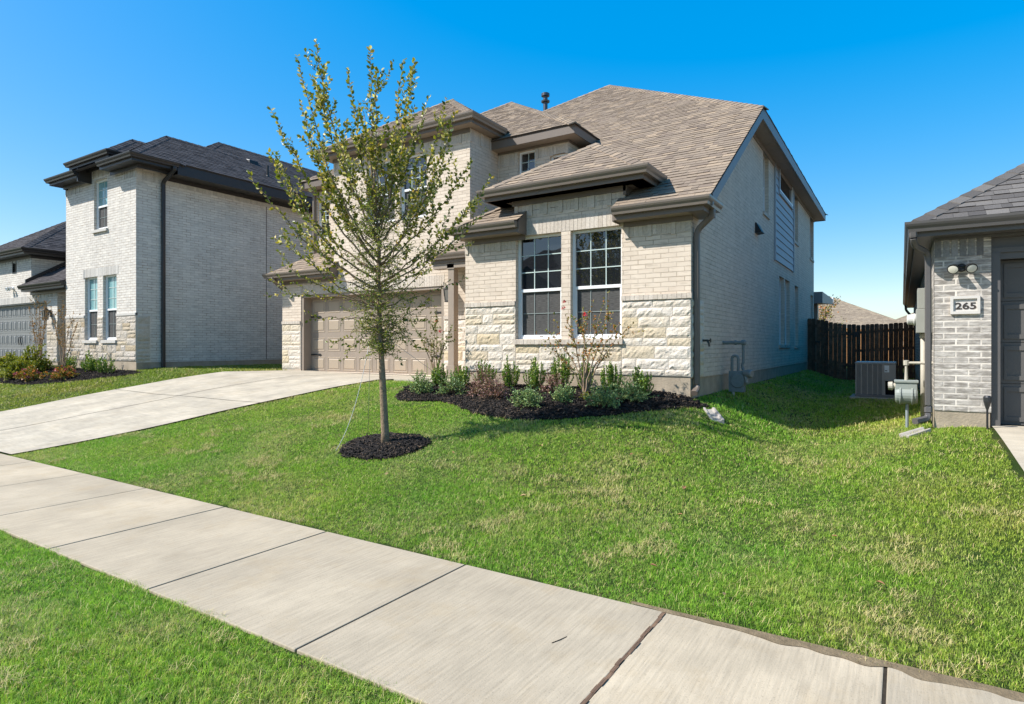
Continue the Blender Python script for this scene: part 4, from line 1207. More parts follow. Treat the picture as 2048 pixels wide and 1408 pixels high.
# cast stone number plaque
mb = MB()
for (a, b, c, d) in ((.515,.545,2.05,2.275),(.785,.815,2.05,2.275),(.545,.785,2.05,2.085),(.545,.785,2.24,2.275)):
    mb.box(a, b, RY-.034, RY+.02, c, d)
mb.box(.54, .79, RY-.010, RY+.03, 2.08, 2.245)
pl = mb.build('number_plaque', simple('cast_stone', (.60,.55,.49), .85, .2, var=.1), H3)
def text_mesh(body, name, mat, parent, size, loc, rot, depth=.004):
    cu = bpy.data.curves.new(name, 'FONT'); cu.body = body; cu.size = size; cu.extrude = depth; cu.align_x = 'CENTER'; cu.offset = .0022
    o = bpy.data.objects.new('tmp_text', cu); COL.objects.link(o)
    bpy.context.view_layer.update()
    me = bpy.data.meshes.new_from_object(o.evaluated_get(bpy.context.evaluated_depsgraph_get()))
    bpy.data.objects.remove(o)
    from mathutils import Euler, Matrix
    me.transform(Matrix.Translation(Vector(loc) - Vector(parent_origin(parent))) @ Euler(rot).to_matrix().to_4x4() @ Matrix.Diagonal((1.28, 1, 1, 1)))
    me.materials.clear(); me.materials.append(mat)
    return link(bpy.data.objects.new(name, me), parent)
text_mesh('265', 'numerals', simple('dark_numerals', (.045,.035,.03), .6), pl, .115, (.672, RY-.012, 2.112), (math.radians(90),0,0), .003)
flood(H3, .63, RY, 2.63, M['black_iron'], .95)

# ------------------------------------------------------------------ utilities
GREY_P = simple('grey_utility_paint', (.29,.29,.25), .5, .35, var=.12)
DGREY_P = simple('dark_grey_meter_paint', (.20,.225,.225), .5, .4, var=.25, scale=20)
PVC = simple('dusty_conduit', (.48,.43,.34), .6, .3, var=.2, scale=8)
p = thing('electric_meter_box', 'pale grey two-part electric meter box with round meter and conduit, on wall of number 265', 'meter box', (RW, 10.3, 1.85))
mb = MB(); mb.box(.18, RW-.002, 10.05, 10.40, 2.16, 2.44); mb.build('upper_box', GREY_P, p, bevel=.008)
mb = MB(); mb.box(.165, RW-.002, 10.03, 10.42, 1.83, 2.157); mb.build('lower_box', GREY_P, p, bevel=.008)
mb = MB(); mb.lathe((.17,10.22,2.02), (-1,0,0), [(0,.075),(.02,.085),(.03,.085),(.035,.075),(.10,.07),(.112,.05),(.113,.001)], 20); mb.build('meter_dial', simple('meter_cover', (.62,.60,.55), .25, .5), p)
mb = MB(); mb.tube([(.25,10.2,1.84),(.25,10.2,1.76)], .045, 12); mb.tube([(.25,10.2,1.8),(.25,10.2,.6)], .034, 12); mb.build('conduit', PVC, p, smooth=True)
mb = MB(); mb.box(.24, .345, 10.6, 10.72, .75, 1.78); mb.build('side_conduit', PVC, p, bevel=.01)

def gas_meter(name, label, x, y, z, s, mat, pipemat, riser, wallx, zin, side):
    """diaphragm meter hanging on a pipe loop; dial faces +/-X"""
    t_ = thing(name, label, 'gas meter', (x, y, z))
    mb = MB()
    mb.lathe((x-.13*s,y,z+.12*s), (1,0,0), [(0,.001),(.0,.10*s),(.02*s,.115*s),(.05*s,.12*s),(.055*s,.135*s),(.07*s,.135*s),(.075*s,.12*s),(.185*s,.12*s),(.19*s,.135*s),(.205*s,.135*s),(.21*s,.12*s),(.24*s,.115*s),(.26*s,.10*s),(.26*s,.001)], 20)
    mb.build('meter_drum', mat, t_)
    mb = MB(); mb.box(x-.125*s, x+.125*s, y-.085*s, y+.085*s, z+.13*s, z+.30*s); mb.box(x-.14*s, x+.14*s, y-.10*s, y+.10*s, z+.29*s, z+.325*s)
    mb.build('meter_body', mat, t_, bevel=.008)
    mb = MB()
    mb.tube(riser, .022, 10)
    for q_ in riser[1:-1]: mb.lathe(Vector(q_)+Vector((0,0,-.035)), (0,0,1), [(0,.02),(.004,.034),(.066,.034),(.07,.02)], 10)
    mb.build('pipe', pipemat, t_, smooth=False)
    return t_
gm = gas_meter('gas_meter', 'pale grey gas meter with brass fittings beside the corner downspout of number 265', .05, 9.95, .86, 1.0, simple('pale_meter_paint', (.28,.30,.265), .45, .4, var=.15), PVC,
   [(.05,9.95,1.17),(.05,9.95,1.42),(.36,9.95,1.42)], RW, 1.4, 1)
mb = MB(); mb.lathe((-.16,9.95,1.10), (1,0,0), [(0,.001),(.0,.055),(.05,.06),(.06,.04),(.09,.04),(.09,.001)], 14); mb.tube([(-.08,9.95,1.1),(-.02,9.95,1.13)], .035, 10); mb.build('regulator', PVC, gm)
mb = MB(); mb.tube([(.06,9.95,.98),(.06,9.95,.50)], .02, 8); mb.build('riser_sleeve', simple('clear_riser_sleeve', (.25,.28,.28), .3, .5), gm)
gm2 = thing('gas_meter', 'dark grey gas meter with looped pipe on shaded side wall of the cream house', 'gas meter', (-2.5, 11.55, .9))
mb = MB()
mb.tube([(RX-.02,11.50,1.71),(-2.40,11.50,1.71)], .03, 10); mb.lathe((RX+.20,11.5,1.71), (1,0,0), [(0,.02),(.01,.045),(.04,.045),(.05,.02)], 10); mb.lathe((-2.44,11.5,1.71), (1,0,0), [(0,.03),(.01,.05),(.07,.05),(.09,.02)], 10)
mb.tube([(-2.40,11.50,1.71),(-2.40,11.50,1.36),(-2.42,11.50,1.30),(-2.40,11.50,1.22)], .026, 10)
lp = [(-2.58,11.42,1.10)] + [(-2.58+.055-.055*math.cos(a_), 11.42, 1.42+.055*math.sin(a_)) for a_ in np.linspace(0, math.pi, 8)] + [(-2.47,11.42,1.10)]
mb.tube(lp, .026, 10)
mb.build('pipe', DGREY_P, gm2, smooth=False)
mb = MB()
mb.lathe((-2.47,11.36,1.03), (0,1,0), [(0,.001),(0,.12),(.04,.145),(.13,.145),(.17,.12),(.17,.001)], 18)
mb.box(-2.63, -2.36, 11.38, 11.50, .83, 1.20)
mb.build('meter_body', DGREY_P, gm2, bevel=.006)
mb = MB(); mb.lathe((-2.36,11.40,1.16), (1,-.4,0), [(0,.001),(0,.06),(.06,.07),(.13,.072),(.15,.06),(.15,.001)], 16); mb.tube([(-2.33,11.36,1.12),(-2.31,11.34,1.0)], .03, 10)
mb.build('regulator', simple('worn_regulator', (.22,.23,.22), .4, .5), gm2)
mb = MB(); mb.tube([(-2.56,11.42,.88),(-2.56,11.42,.62)], .03, 10); mb.build('riser_sleeve', simple('pale_sleeve', (.40,.40,.38), .5), gm2)

# air conditioner on its pad
ac = thing('air_conditioner', 'brown-grey outdoor air conditioner with vertical louvre bands in front of dark fence', 'air conditioner', (-.46, 15.3, .6))
AX0, AX1, AY0, AY1, AZ0, AZ1 = -.845, -.105, 15.1, 15.84, .585, 1.31
mb = MB(); mb.box(AX0-.012, AX1+.012, AY0-.012, AY1+.012, AZ1-.05, AZ1); mb.build('top_cover', simple('ac_top', (.32,.31,.285), .4, .4), ac, bevel=.02)
mb = MB(); mb.box(AX0-.008, AX1+.008, AY0-.008, AY1+.008, AZ0-.02, AZ0+.035); mb.build('base_pan', simple('ac_base', (.16,.15,.14), .4, .4), ac, bevel=.008)
mb = MB(); mb.box(AX0+.02, AX1-.2, AY0+.02, AY1-.02, AZ0+.03, AZ1-.04); mb.build('coil', simple('ac_coil', (.11,.12,.14), .6, .4), ac)
acb = simple('ac_cabinet', (.38,.33,.28), .45, .4)
mb = MB()
for k in range(28):
    z = AZ0+.05+k*.0225; mb.box(AX0, AX1-.24, AY0, AY0+.008, z, z+.010); mb.box(AX0, AX0+.008, AY0+.008, AY1, z, z+.010)
for x in (AX0, AX0+.10, AX0+.215, AX0+.31, AX0+.405, AX0+.49): mb.box(x, x+(.018 if x > AX0+.15 else .022), AY0-.004, AY0+.012, AZ0+.03, AZ1-.045)
mb.build('louvre', acb, ac)
mb = MB(); mb.box(AX1-.235, AX1, AY0-.003, AY0+.26, AZ0+.33, AZ1-.045); mb.box(AX1-.235, AX1-.19, AY0-.002, AY0+.1, AZ0+.03, AZ0+.33); mb.build('service_panel', acb, ac, bevel=.006)
mb = MB(); mb.box(AX1-.19, AX1-.01, AY0+.05, AY0+.2, AZ0+.03, AZ0+.33); mb.build('valve_recess', M['dark_interior'], ac)
mb = MB(); mb.box(AX1-.205, AX1-.12, AY0-.0055, AY0-.002, AZ1-.215, AZ1-.07); st = mb.build('sticker', M['white_vinyl'], ac)
mb = MB(); mb.box(AX1-.197, AX1-.155, AY0-.0075, AY0-.0045, AZ1-.187, AZ1-.172); mb.build('sticker_print', M['black_iron'], st)
mb = MB(); mb.box(AX1-.155, AX1-.115, AY0+.0, AY0+.05, AZ0+.23, AZ0+.30); mb.tube([(AX1-.12,AY0+.02,AZ0+.27),(AX1-.05,AY0,AZ0+.24),(AX1+.1,AY0-.02,AZ0+.23)], .012, 8); mb.build('valve', simple('valve_metal', (.3,.32,.33), .3, .5, .6), ac)
mb = MB(); mb.box(-.95, .12, 14.85, 15.95, .42, .565)
tag(mb.build('equipment_pad', M['drive'], bevel=.015), 'flat concrete pad under the air conditioner', 'concrete pad')

# splash blocks
def splash(label, c, ang, L=.5, W=.2):
    mb = MB(); ca, sa = math.cos(ang), math.sin(ang)
    def w(u, v, z): return (c[0]+u*ca-v*sa, c[1]+u*sa+v*ca, z)
    zb = zf(c[0], c[1]); dz = (zf(c[0]+ca*.3, c[1]+sa*.3) - zb)/.3
    def zz(u): return zb + dz*u
    prof = [(-W/2,-.05),(-W/2,.05),(-W/2+.03,.05),(-W/2+.05,.02),(W/2-.05,.02),(W/2-.03,.05),(W/2,.05),(W/2,-.05)]
    n = len(prof); vs = [w(-L/2, v, zz(-L/2)+z) for v, z in prof] + [w(L/2, v*1.15, zz(L/2)+z*.8) for v, z in prof]
    mb.mesh(vs, [(k, (k+1) % n, n+(k+1) % n, n+k) for k in range(n)] + [tuple(range(n)), tuple(range(2*n-1, n-1, -1))])
    tag(mb.build('splash_block', simple('pale_cement', (.38,.34,.29), .9, .1, var=.25, scale=20), bevel=.008), label, 'splash block', 'splash blocks below downspouts')
splash('pale cement splash block in the grass beside the mulch bed corner of the cream house', (-2.30, 9.02), math.radians(-58), .4, .17)
splash('pale cement splash block under the curved downspout end of number 265', (.14, 9.22), math.radians(215), .30, .16)

# solar torch by the right driveway
tl = thing('torch_light', 'slim black garden torch light staked beside the right driveway', 'garden light', (.87, 9.32, .64))
mb = MB(); mb.tube([(.87,9.32,.55),(.87,9.32,.90)], .011, 8); mb.build('stake', M['black_iron'], tl)
mb = MB(); mb.lathe((.87,9.32,.88), (0,0,1), [(0,.012),(.03,.022),(.10,.040),(.15,.042),(.17,.030),(.172,.001)], 12); mb.build('lamp_head', simple('torch_head', (.03,.03,.032), .3, .5), tl)

# ------------------------------------------------------------------ fence with gate
wood = island_mat('dark_stained_picket', [(0,(.15,.078,.045)),(.4,(.20,.105,.06)),(.75,(.125,.068,.042)),(1,(.25,.13,.075))], .8, .2, 8, .5, .01)
FY = 23.3
fn = thing('picket_fence', 'dark stained dog-ear picket fence with a gate, closing the gap between the houses', 'fence', (-1.2, FY, .6))
def picket(mb, x, w, y, zb, h, t_=.016):
    c = w*.2
    vs = [(x,y,zb),(x+w,y,zb),(x+w,y,zb+h-c),(x+w-c,y,zb+h),(x+c,y,zb+h),(x,y,zb+h-c)]
    n = len(vs); vs += [(a, b+t_, d) for a, b, d in vs]
    mb.mesh(vs, [tuple(range(n)), tuple(range(2*n-1, n-1, -1))] + [(k, (k+1) % n, n+(k+1) % n, n+k) for k in range(n)])
gate = MB(); pkl = MB(); pkr = MB(); x = RX+.01
while x < .33:
    w = .128 + R.uniform(-.006,.006); zb = min(zf(x+.07, FY), .75) - .02
    ins = -2.45 < x < -1.32
    picket(gate if ins else (pkl if x < -2 else pkr), x, w, FY - (.0 if not ins else .012) + R.uniform(-.003,.003), zb + (.05 if ins else 0), 1.86 + R.uniform(-.012,.012))
    x += w + R.choice((.002,.003,.003,.014,.004,.003,.018))
pkl.build('picket_panel', wood, fn); pkr.build('picket_panel', wood, fn)
gt = gate.build('gate', wood, fn)
rl_ = MB()
for x0, x1 in ((RX+.01,-2.46),(-1.30,.34)):
    for dz in (.35, .95, 1.55):
        a, b = zf(x0,FY)+dz, zf(x1,FY)+dz
        rl_.mesh([(x0,FY+.018,a),(x1,FY+.018,b),(x1,FY+.055,b),(x0,FY+.055,a),(x0,FY+.018,a+.085),(x1,FY+.018,b+.085),(x1,FY+.055,b+.085),(x0,FY+.055,a+.085)], [(0,3,2,1),(4,5,6,7),(0,1,5,4),(1,2,6,5),(2,3,7,6),(3,0,4,7)])
rl_.build('rail', wood, fn)
rl_ = MB()
for dz in (.45, 1.5):
    a, b = zf(-2.44,FY)+dz, zf(-1.32,FY)+dz; rl_.mesh([(-2.44,FY+.006,a),(-1.33,FY+.006,b),(-1.33,FY+.04,b),(-2.44,FY+.04,a),(-2.44,FY+.006,a+.085),(-1.33,FY+.006,b+.085),(-1.33,FY+.04,b+.085),(-2.44,FY+.04,a+.085)], [(0,3,2,1),(4,5,6,7),(0,1,5,4),(1,2,6,5),(2,3,7,6),(3,0,4,7)])
rl_.build('gate_rail', wood, gt)
for dz in (.45, 1.5):
    mb = MB(); z = zf(-1.4,FY)+dz
    mb.box(-1.72, -1.2, FY-.024, FY-.014, z+.03, z+.055); mb.mesh([(-1.34,FY-.025,z-.04),(-1.20,FY-.025,z-.04),(-1.20,FY-.025,z+.13),(-1.34,FY-.025,z+.13),(-1.34,FY-.015,z-.04),(-1.20,FY-.015,z-.04),(-1.20,FY-.015,z+.13),(-1.34,FY-.015,z+.13)], [(0,3,2,1),(4,5,6,7),(0,1,5,4),(1,2,6,5),(2,3,7,6),(3,0,4,7)])
    mb.build('hinge', M['black_iron'], gt)
mb = MB(); z = zf(-2.4,FY)+1.05; mb.box(-2.50, -2.36, FY-.03, FY-.013, z, z+.05); mb.tube([(-2.42,FY-.03,z+.02),(-2.38,FY-.06,z-.02),(-2.38,FY-.03,z-.08)], .008, 6); mb.build('latch', M['black_iron'], gt)
# sunlit fence of the next yard, seen through the gaps
cedar = island_mat('cedar_picket', [(0,(.42,.20,.08)),(1,(.52,.27,.11))], .8, .2, 8, .3, .01)
fb = thing('picket_fence', 'sunlit orange cedar picket fence at the back of the yard, glimpsed beyond the dark fence', 'fence', (-1, 36, .8))
mb = MB(); x = -14.0
while x < 9:
    picket(mb, x, .135, 36 + R.uniform(-.004,.004), .7, 1.83); x += .142
mb.build('picket_panel', cedar, fb)
mb = MB()
for dz in (.3,.9,1.5): mb.box(-14, 9, 36.02, 36.06, .7+dz, .79+dz)
mb.build('rail', cedar, fb)

# ------------------------------------------------------------------ far houses
def far_house(label, x0, x1, y0, y1, zw, zb, s, wallm, roofm, oh=.4, wins=()):
    h = thing('brick_house', label, 'house', ((x0+x1)/2, y0, zb))
    mb = MB(); mb.box(x0, x1, y0, y1, zb-.3, zw); mb.build('wall', wallm, h)
    rf = MB(); hip_roof(rf, x0-oh, x1+oh, y0-oh, y1+oh, zw+.12, s); rf.build('roof', [roofm, M['underlay'], M['butt']], h)
    eave(h, [(x0-oh+.03,y1+oh-.03),(x0-oh+.03,y0-oh+.03),(x1+oh-.03,y0-oh+.03),(x1+oh-.03,y1+oh-.03),(x0-oh+.03,y1+oh-.03)], zw+.115, oh-.03, (M['trim'], M['gutter'], M['soffit']), frieze=False)
    return h
tan_sh = island_mat('tan_asphalt_shingle', [(0,(.26,.20,.14)),(.5,(.31,.245,.175)),(1,(.37,.29,.20))], .92, .15, 40, .3)
hb = far_house('low tan-roofed house beyond the back fence, its hip roof showing over the pickets', -12.5, 0.6, 46, 58, 2.6, .8, .47, M['brick'], tan_sh)
flue(hb, -4.2, 49.5, 4.25, .9, M['white_vinyl'], .06, False, 'roof_vent_pipe')
flue(hb, -4.6, 50.6, 4.75, .6, M['black_iron'], .07, True)
far_house('more distant tan-roofed house, only its roof peak visible over the fence near number 265', -4.0, 9.0, 75, 87, 2.6, .8, .47, M['brick'], tan_sh)
far_house('tan-roofed house mostly hidden at far left behind the white brick house', -47, -33.5, 10, 24, 4.7, 1.0, .55, M['brick_left'], tan_sh)
# the house across the street, which the front windows mirror
ha = far_house('dark brown brick house across the street, mirrored in the front windows', -33, -17, -34, -21, 5.6, -.1, .62, M['brick_far'], M['shingle_left'])
mb = MB()
W_ = -21
mb.mesh([(-26.5,W_,2.9),(-19.5,W_,2.9),(-23,W_,5.4),(-26.5,-26,2.9),(-19.5,-26,2.9),(-23,-26,5.4)], [(0,1,2),(3,5,4),(0,2,5,3),(1,4,5,2),(0,3,4,1)]) if False else None
mb.mesh([(-27,-19.5,5.2),(-20,-19.5,5.2),(-23.5,-19.5,7.6),(-27,-25,5.2),(-20,-25,5.2),(-23.5,-25,7.6)], [(0,2,1),(3,4,5),(0,3,5,2),(1,2,5,4),(0,1,4,3)])
mb.build('gable', M['shingle_left'], ha)
mb = MB(); mb.box(-26.6, -20.4, -21.0, -19.8, -.3, 5.2); mb.build('front_wing', M['brick_far'], ha)
for (a, b, c, d) in ((-25.5,-24.3,1.0,2.7),(-22.6,-21.4,1.0,2.7),(-24.3,-22.7,3.4,4.7)):
    mb = MB(); mb.box(a, b, -19.8, -19.74, c, d); mb.build('window', M['glass'], ha)

# ------------------------------------------------------------------ planting
def leaf_cloud(name, P, D, L, mat, parent, wid=.5, fold=.18, droop=0.0, rng=NR, six=True):
    """P base points, D directions, L lengths -> pointed leaves of their own orientation (one mesh)"""
    P = np.asarray(P, float); D = np.asarray(D, float); L = np.asarray(L, float)[:, None]; n = len(P)
    D = D / (np.linalg.norm(D, axis=1, keepdims=True) + 1e-9)
    rv = rng.normal(size=(n, 3)); S_ = np.cross(D, rv); S_ /= (np.linalg.norm(S_, axis=1, keepdims=True) + 1e-9)
    N = np.cross(S_, D)
    w = wid * L * .5
    b = P; tip = P + D*L - N*L*droop
    c1 = P + D*L*.35; c2 = P + D*L*.7
    up = N*L*fold*.5
    if six:
        V = np.stack([b, c1 + S_*w + up, c2 + S_*w*.8 + up, tip, c2 - S_*w*.8 + up, c1 - S_*w + up], 1).reshape(-1, 3)
        k = np.arange(n)[:, None]*6
        F = np.concatenate([k + np.array([[0,1,2,3]]), k + np.array([[0,3,4,5]])], 1).reshape(-1, 4)
    else:
        V = np.stack([b, c1 + S_*w + up, tip, c1 - S_*w + up], 1).reshape(-1, 3)
        k = np.arange(n)[:, None]*4
        F = (k + np.array([[0,1,2,3]])).reshape(-1, 4)
    V = V - parent_origin(parent)
    return raw_mesh(name, V, F.ravel(), np.arange(len(F))*4, np.full(len(F), 4), mat, parent=parent)

def bez(a, b, c, n):
    t_ = np.linspace(0, 1, n)[:, None]
    return a*(1-t_)**2 + 2*b*t_*(1-t_) + c*t_*t_

# --- the young street tree
TX, TY = -5.72, 5.87; TZ = zf(TX, TY)
tree = thing('young_tree', 'slim young tree with open upright crown, growing in a black mulch ring on the lawn', 'tree', (TX, TY, TZ))
PXM = 8.03 / 1224                                    # metres per photo pixel at the tree
VR = np.array([math.cos(math.radians(32.5)), math.sin(math.radians(32.5)), 0]); VF = np.array([-VR[1], VR[0], 0])
def tp(u, v, dep=0.0):
    return np.array([TX, TY, TZ]) + VR*((u-770)*PXM) + VF*dep + np.array([0, 0, (889-v)*PXM])
rt = np.random.default_rng(5)
trunk_px = [(772,893,0),(771,860,0),(768,800,0),(765,745,0.01),(762,690,.02),(759,630,.02),(758,560,0),(760,500,-.03),(757,440,-.05),(750,380,-.04),(742,320,0),(735,265,.03),(726,215,.05)]
tpts = [tp(*p) for p in trunk_px]; trad = [.066,.054,.048,.043,.036,.031,.027,.024,.019,.014,.010,.007,.004]
tb = MB(); tb.tube(tpts, trad, 12)
def trunk_at(v):
    vs = [p[1] for p in trunk_px]
    for i in range(len(vs)-1):
        if vs[i] >= v >= vs[i+1]:
            f_ = (vs[i]-v)/(vs[i]-vs[i+1]); return np.array(tpts[i])*(1-f_)+np.array(tpts[i+1])*f_
    return np.array(tpts[-1])
tips = [(628,68,.1,470,1),(612,128,-.3,500,1),(583,178,.35,520,1),(553,224,-.2,540,1),(539,287,.25,545,1),(506,342,-.1,570,1),(531,462,.3,590,.6),(547,590,-.3,600,.6),
        (686,112,.3,430,1),(748,108,-.2,420,1),(802,100,.2,440,1),(838,142,-.35,470,1),(893,186,.1,490,1),(846,160,.5,460,.8),(916,240,-.3,520,1),(941,300,.3,535,.9),
        (985,352,-.1,560,.7),(972,395,.45,575,.7),(948,420,-.4,570,.8),(932,545,.2,610,.6),(905,500,-.5,600,.7),(655,185,-.5,450,1),(702,175,.55,440,1),(772,170,-.55,430,1),(815,205,-.1,470,1),
        (600,250,.6,520,.9),(575,330,-.6,550,.9),(640,300,.1,520,1),(880,290,.55,520,.9),(860,370,-.6,545,.9),(700,260,-.7,480,.9),(790,255,.7,480,.9),
        (560,420,.55,580,.7),(600,480,-.7,600,.7),(890,450,.6,590,.7),(640,560,.4,620,.6),(620,640,-.2,630,.6),(850,585,.4,640,.6),(590,530,-.45,610,.6),(870,640,-.2,650,.5),(655,690,.15,640,.5),(830,700,.3,650,.5),(690,720,-.2,655,.4),(800,725,.1,655,.4),(835,686,-.15,640,.5)]
Pl, Dl, Ll = [], [], []; Ps, Ds, Ls = [], [], []
def leaves_along(pts, f0, gap, size, store, spread=.9):
    P_, D_, L_ = store
    seg = np.diff(pts, axis=0); ln = np.linalg.norm(seg, axis=1); cum = np.concatenate([[0], np.cumsum(ln)]); T = cum[-1]
    s = T*f0; side = 1
    while s < T:
        i = min(np.searchsorted(cum, s)-1, len(seg)-1); i = max(i, 0)
        p = pts[i] + seg[i]*((s-cum[i])/max(ln[i], 1e-6)); d = seg[i]/max(ln[i], 1e-6)
        sv = np.cross(d, rt.normal(size=3)); sv /= np.linalg.norm(sv)+1e-9
        P_.append(p); D_.append(d*rt.uniform(.3,.9) + sv*spread + np.array([0,0,rt.uniform(-.2,.35)])); L_.append(size*rt.uniform(.65,1.15))
        s += gap*rt.uniform(.6,1.4)
branches = []
for (u, v, dep, v0, dens) in tips:
    a = trunk_at(v0 + rt.uniform(-10, 10)); c = tp(u, v, dep)
    d = c - a; hor = d*np.array([1,1,0]); 
    rise = d[2]
    mid = a + hor*rt.uniform(.50,.68) + np.array([0,0,rise*rt.uniform(.26,.36)]) if rise > .3 else a + hor*.55 + np.array([0,0,rise*.5+.12])
    pts = bez(a, mid, c, 14); pts[1:-1] += rt.normal(size=(12,3))*.012
    Lb = np.linalg.norm(d); r0 = .004 + .0045*Lb
    tb.tube(pts, list(np.linspace(r0, .0018, 14)), 6)
    branches.append((pts, Lb))
    big = v < 470; thin = rt.choice((.75, .85, 1.0, 1.15, 1.5))
    leaves_along(pts, .30 if big else .40, (.018 if big else .033)*thin, .066 if big else .052, (Pl, Dl, Ll))
    # side shoots
    ns = int((3.4*Lb + 1.2) * dens / thin)
    for k in range(ns):
        f_ = rt.uniform(.28, .93); i = int(f_*13); p = pts[i]
        dd = pts[min(i+1,13)]-pts[max(i-1,0)]; dd /= np.linalg.norm(dd)+1e-9
        sv = np.cross(dd, rt.normal(size=3)); sv /= np.linalg.norm(sv)+1e-9
        e = p + (dd*rt.uniform(.5,1.0) + sv*rt.uniform(.4,.8) + np.array([0,0,.35]))*rt.uniform(.14,.38)
        sp = bez(p, (p+e)/2 + sv*.03, e, 6)
        tb.tube(sp, list(np.linspace(.0035, .0012, 6)), 4)
        leaves_along(sp, .15, .018 if big else .026, .060 if big else .046, (Pl, Dl, Ll))
# short inner twigs carrying the small dense foliage of the lower crown
for k in range(340):
    v = 705 - 330*rt.uniform(0,1)**1.15
    a = trunk_at(v); ang = rt.uniform(0, 2*math.pi)
    prof = np.interp(v, [375, 450, 520, 600, 660, 710], [.22, .50, .66, .60, .48, .26])
    ln = prof*rt.uniform(.35, 1.0)
    e = a + np.array([math.cos(ang), math.sin(ang), 0])*ln + np.array([0,0,ln*rt.uniform(-.35,.75)])
    sp = bez(a, (a+e)/2 + np.array([0,0,.05]), e, 7); sp[1:] += rt.normal(size=(6,3))*.012
    tb.tube(sp, list(np.linspace(.004, .0012, 7)), 4)
    leaves_along(sp, .25, .022, .026, (Ps, Ds, Ls))
    for q_ in range(3):
        i = rt.integers(2, 7); p = sp[i]; e2 = p + rt.normal(size=3)*np.array([.08,.08,.07])
        s2 = bez(p, (p+e2)/2, e2, 4); tb.tube(s2, [.002,.0018,.0014,.001], 3, cap=False)
        leaves_along(s2, .1, .018, .024, (Ps, Ds, Ls))
# split bark: lower stem and fine wood
ob = tb.build('trunk', M['bark'], tree, smooth=True, fix=False)
crown = leaf_cloud('crown', Pl, Dl, Ll, M['leaf_tree'], tree, .60, .22, .08, rt)
leaf_cloud('inner_crown', Ps, Ds, Ls, M['leaf_tree_small'], tree, .6, .25, .05, rt)

def wire(label, pts, r, mat):
    mb = MB(); P = np.array(pts, float)
    mb.tube(P, r, 5)
    o = mb.build('guy_wire', mat, smooth=True)
    return tag(o, label, 'guy wire', 'guy wires staking the young tree')
WIRE = simple('galvanised_wire', (.42,.43,.44), .4, .5, .5)
WHT = simple('white_cord', (.62,.62,.60), .6, .3)
gA = tp(672, 917); gA[2] = zf(gA[0], gA[1])
wire('slack white guy wire curving down to the lawn left of the young trunk', bez(tp(738,688), tp(712,840,-.05), gA, 18), .0035, WHT)
gB = tp(705, 800, .9); gB[2] = zf(gB[0], gB[1])
wire('thin taut guy wire from the young tree back towards the driveway', [tp(741,690), gB], .003, WIRE)
gC = np.array([-6.1, 8.3, zf(-6.1,8.3)])
wire('thin taut guy wire from the young tree right to the mulch bed', [tp(783,678), gC], .003, WIRE)

# --- mulch beds
def mulch(name_label, outline, hump, n, seed, wall=None):
    rm = np.random.default_rng(seed)
    O = np.array(outline, float); c = O.mean(0)
    # rounded outline
    m_ = len(O); fine = []
    for k in range(m_):
        p0, p1, p2, p3 = O[k-1], O[k], O[(k+1) % m_], O[(k+2) % m_]
        for t_ in np.linspace(0, 1, 6, endpoint=False):
            fine.append(.5*((2*p1)+(-p0+p2)*t_+(2*p0-5*p1+4*p2-p3)*t_*t_+(-p0+3*p1-3*p2+p3)*t_**3))
    fine = np.array(fine); fine += rm.normal(size=fine.shape)*.018
    rings = 7; mb = MB(); N_ = len(fine); P = []
    for r_ in range(rings+1):
        f_ = r_/rings
        q_ = c + (fine-c)*(1-f_*.98)
        z = zg(q_[:,0], q_[:,1]) + .008 + hump*(1-(1-f_)**2.2) + rm.normal(size=N_)*.004
        P.append(np.column_stack([q_, z]))
    for r_ in range(rings):
        for k in range(N_):
            k2 = (k+1) % N_
            mb.face([P[r_][k], P[r_][k2], P[r_+1][k2], P[r_+1][k]])
    b_ = mb.build('mulch_bed', M['mulch_base'], fix=False); tag(b_, kind='structure')
    # chips
    f_ = 1 - np.sqrt(rm.uniform(0, 1, n)); k = rm.integers(0, N_, n)
    rr = rm.uniform(0,1,n)[:,None]
    e = fine[k]*(1-rr) + fine[(k+1) % N_]*rr
    q_ = c + (e-c)*(1-f_[:,None]*.98)*1.015
    z = zg(q_[:,0], q_[:,1]) + .012 + hump*(1-(1-f_)**2.2)
    C = np.column_stack([q_, z + rm.uniform(0, .014, n)])
    D = rm.normal(size=(n,3))*np.array([1,1,.28]); D /= np.linalg.norm(D, axis=1, keepdims=True)
    S_ = np.cross(D, rm.normal(size=(n,3))*np.array([.3,.3,1])); S_ /= np.linalg.norm(S_, axis=1, keepdims=True)
    T_ = np.cross(D, S_)
    L = rm.uniform(.012,.042,n)[:,None]; W = rm.uniform(.004,.012,n)[:,None]; H_ = rm.uniform(.002,.006,n)[:,None]
    V = np.stack([C+sx*D*L+sy*S_*W+sz*T_*H_ for sz in (-1,1) for sx, sy in ((-1,-1),(1,-.6),(1,.8),(-1,1))], 1).reshape(-1,3)
    F = np.array([(0,3,2,1),(4,5,6,7),(0,1,5,4),(1,2,6,5),(2,3,7,6),(3,0,4,7)])
    F = (np.arange(n)[:,None,None]*8 + F[None]).reshape(-1,4)
    o = raw_mesh('mulch', V, F.ravel(), np.arange(len(F))*4, np.full(len(F),4), M['mulch'])
    tag(o, name_label, 'mulch', None, 'stuff')
    return fine
bed1 = [(-8.05,9.25),(-7.75,8.35),(-7.25,7.85),(-6.45,7.95),(-5.9,7.72),(-5.2,7.42),(-4.4,7.32),(-3.6,7.72),(-3.0,8.28),(-2.62,8.95),(-2.62,9.44),(-4.5,9.47),(-6.5,9.47)]
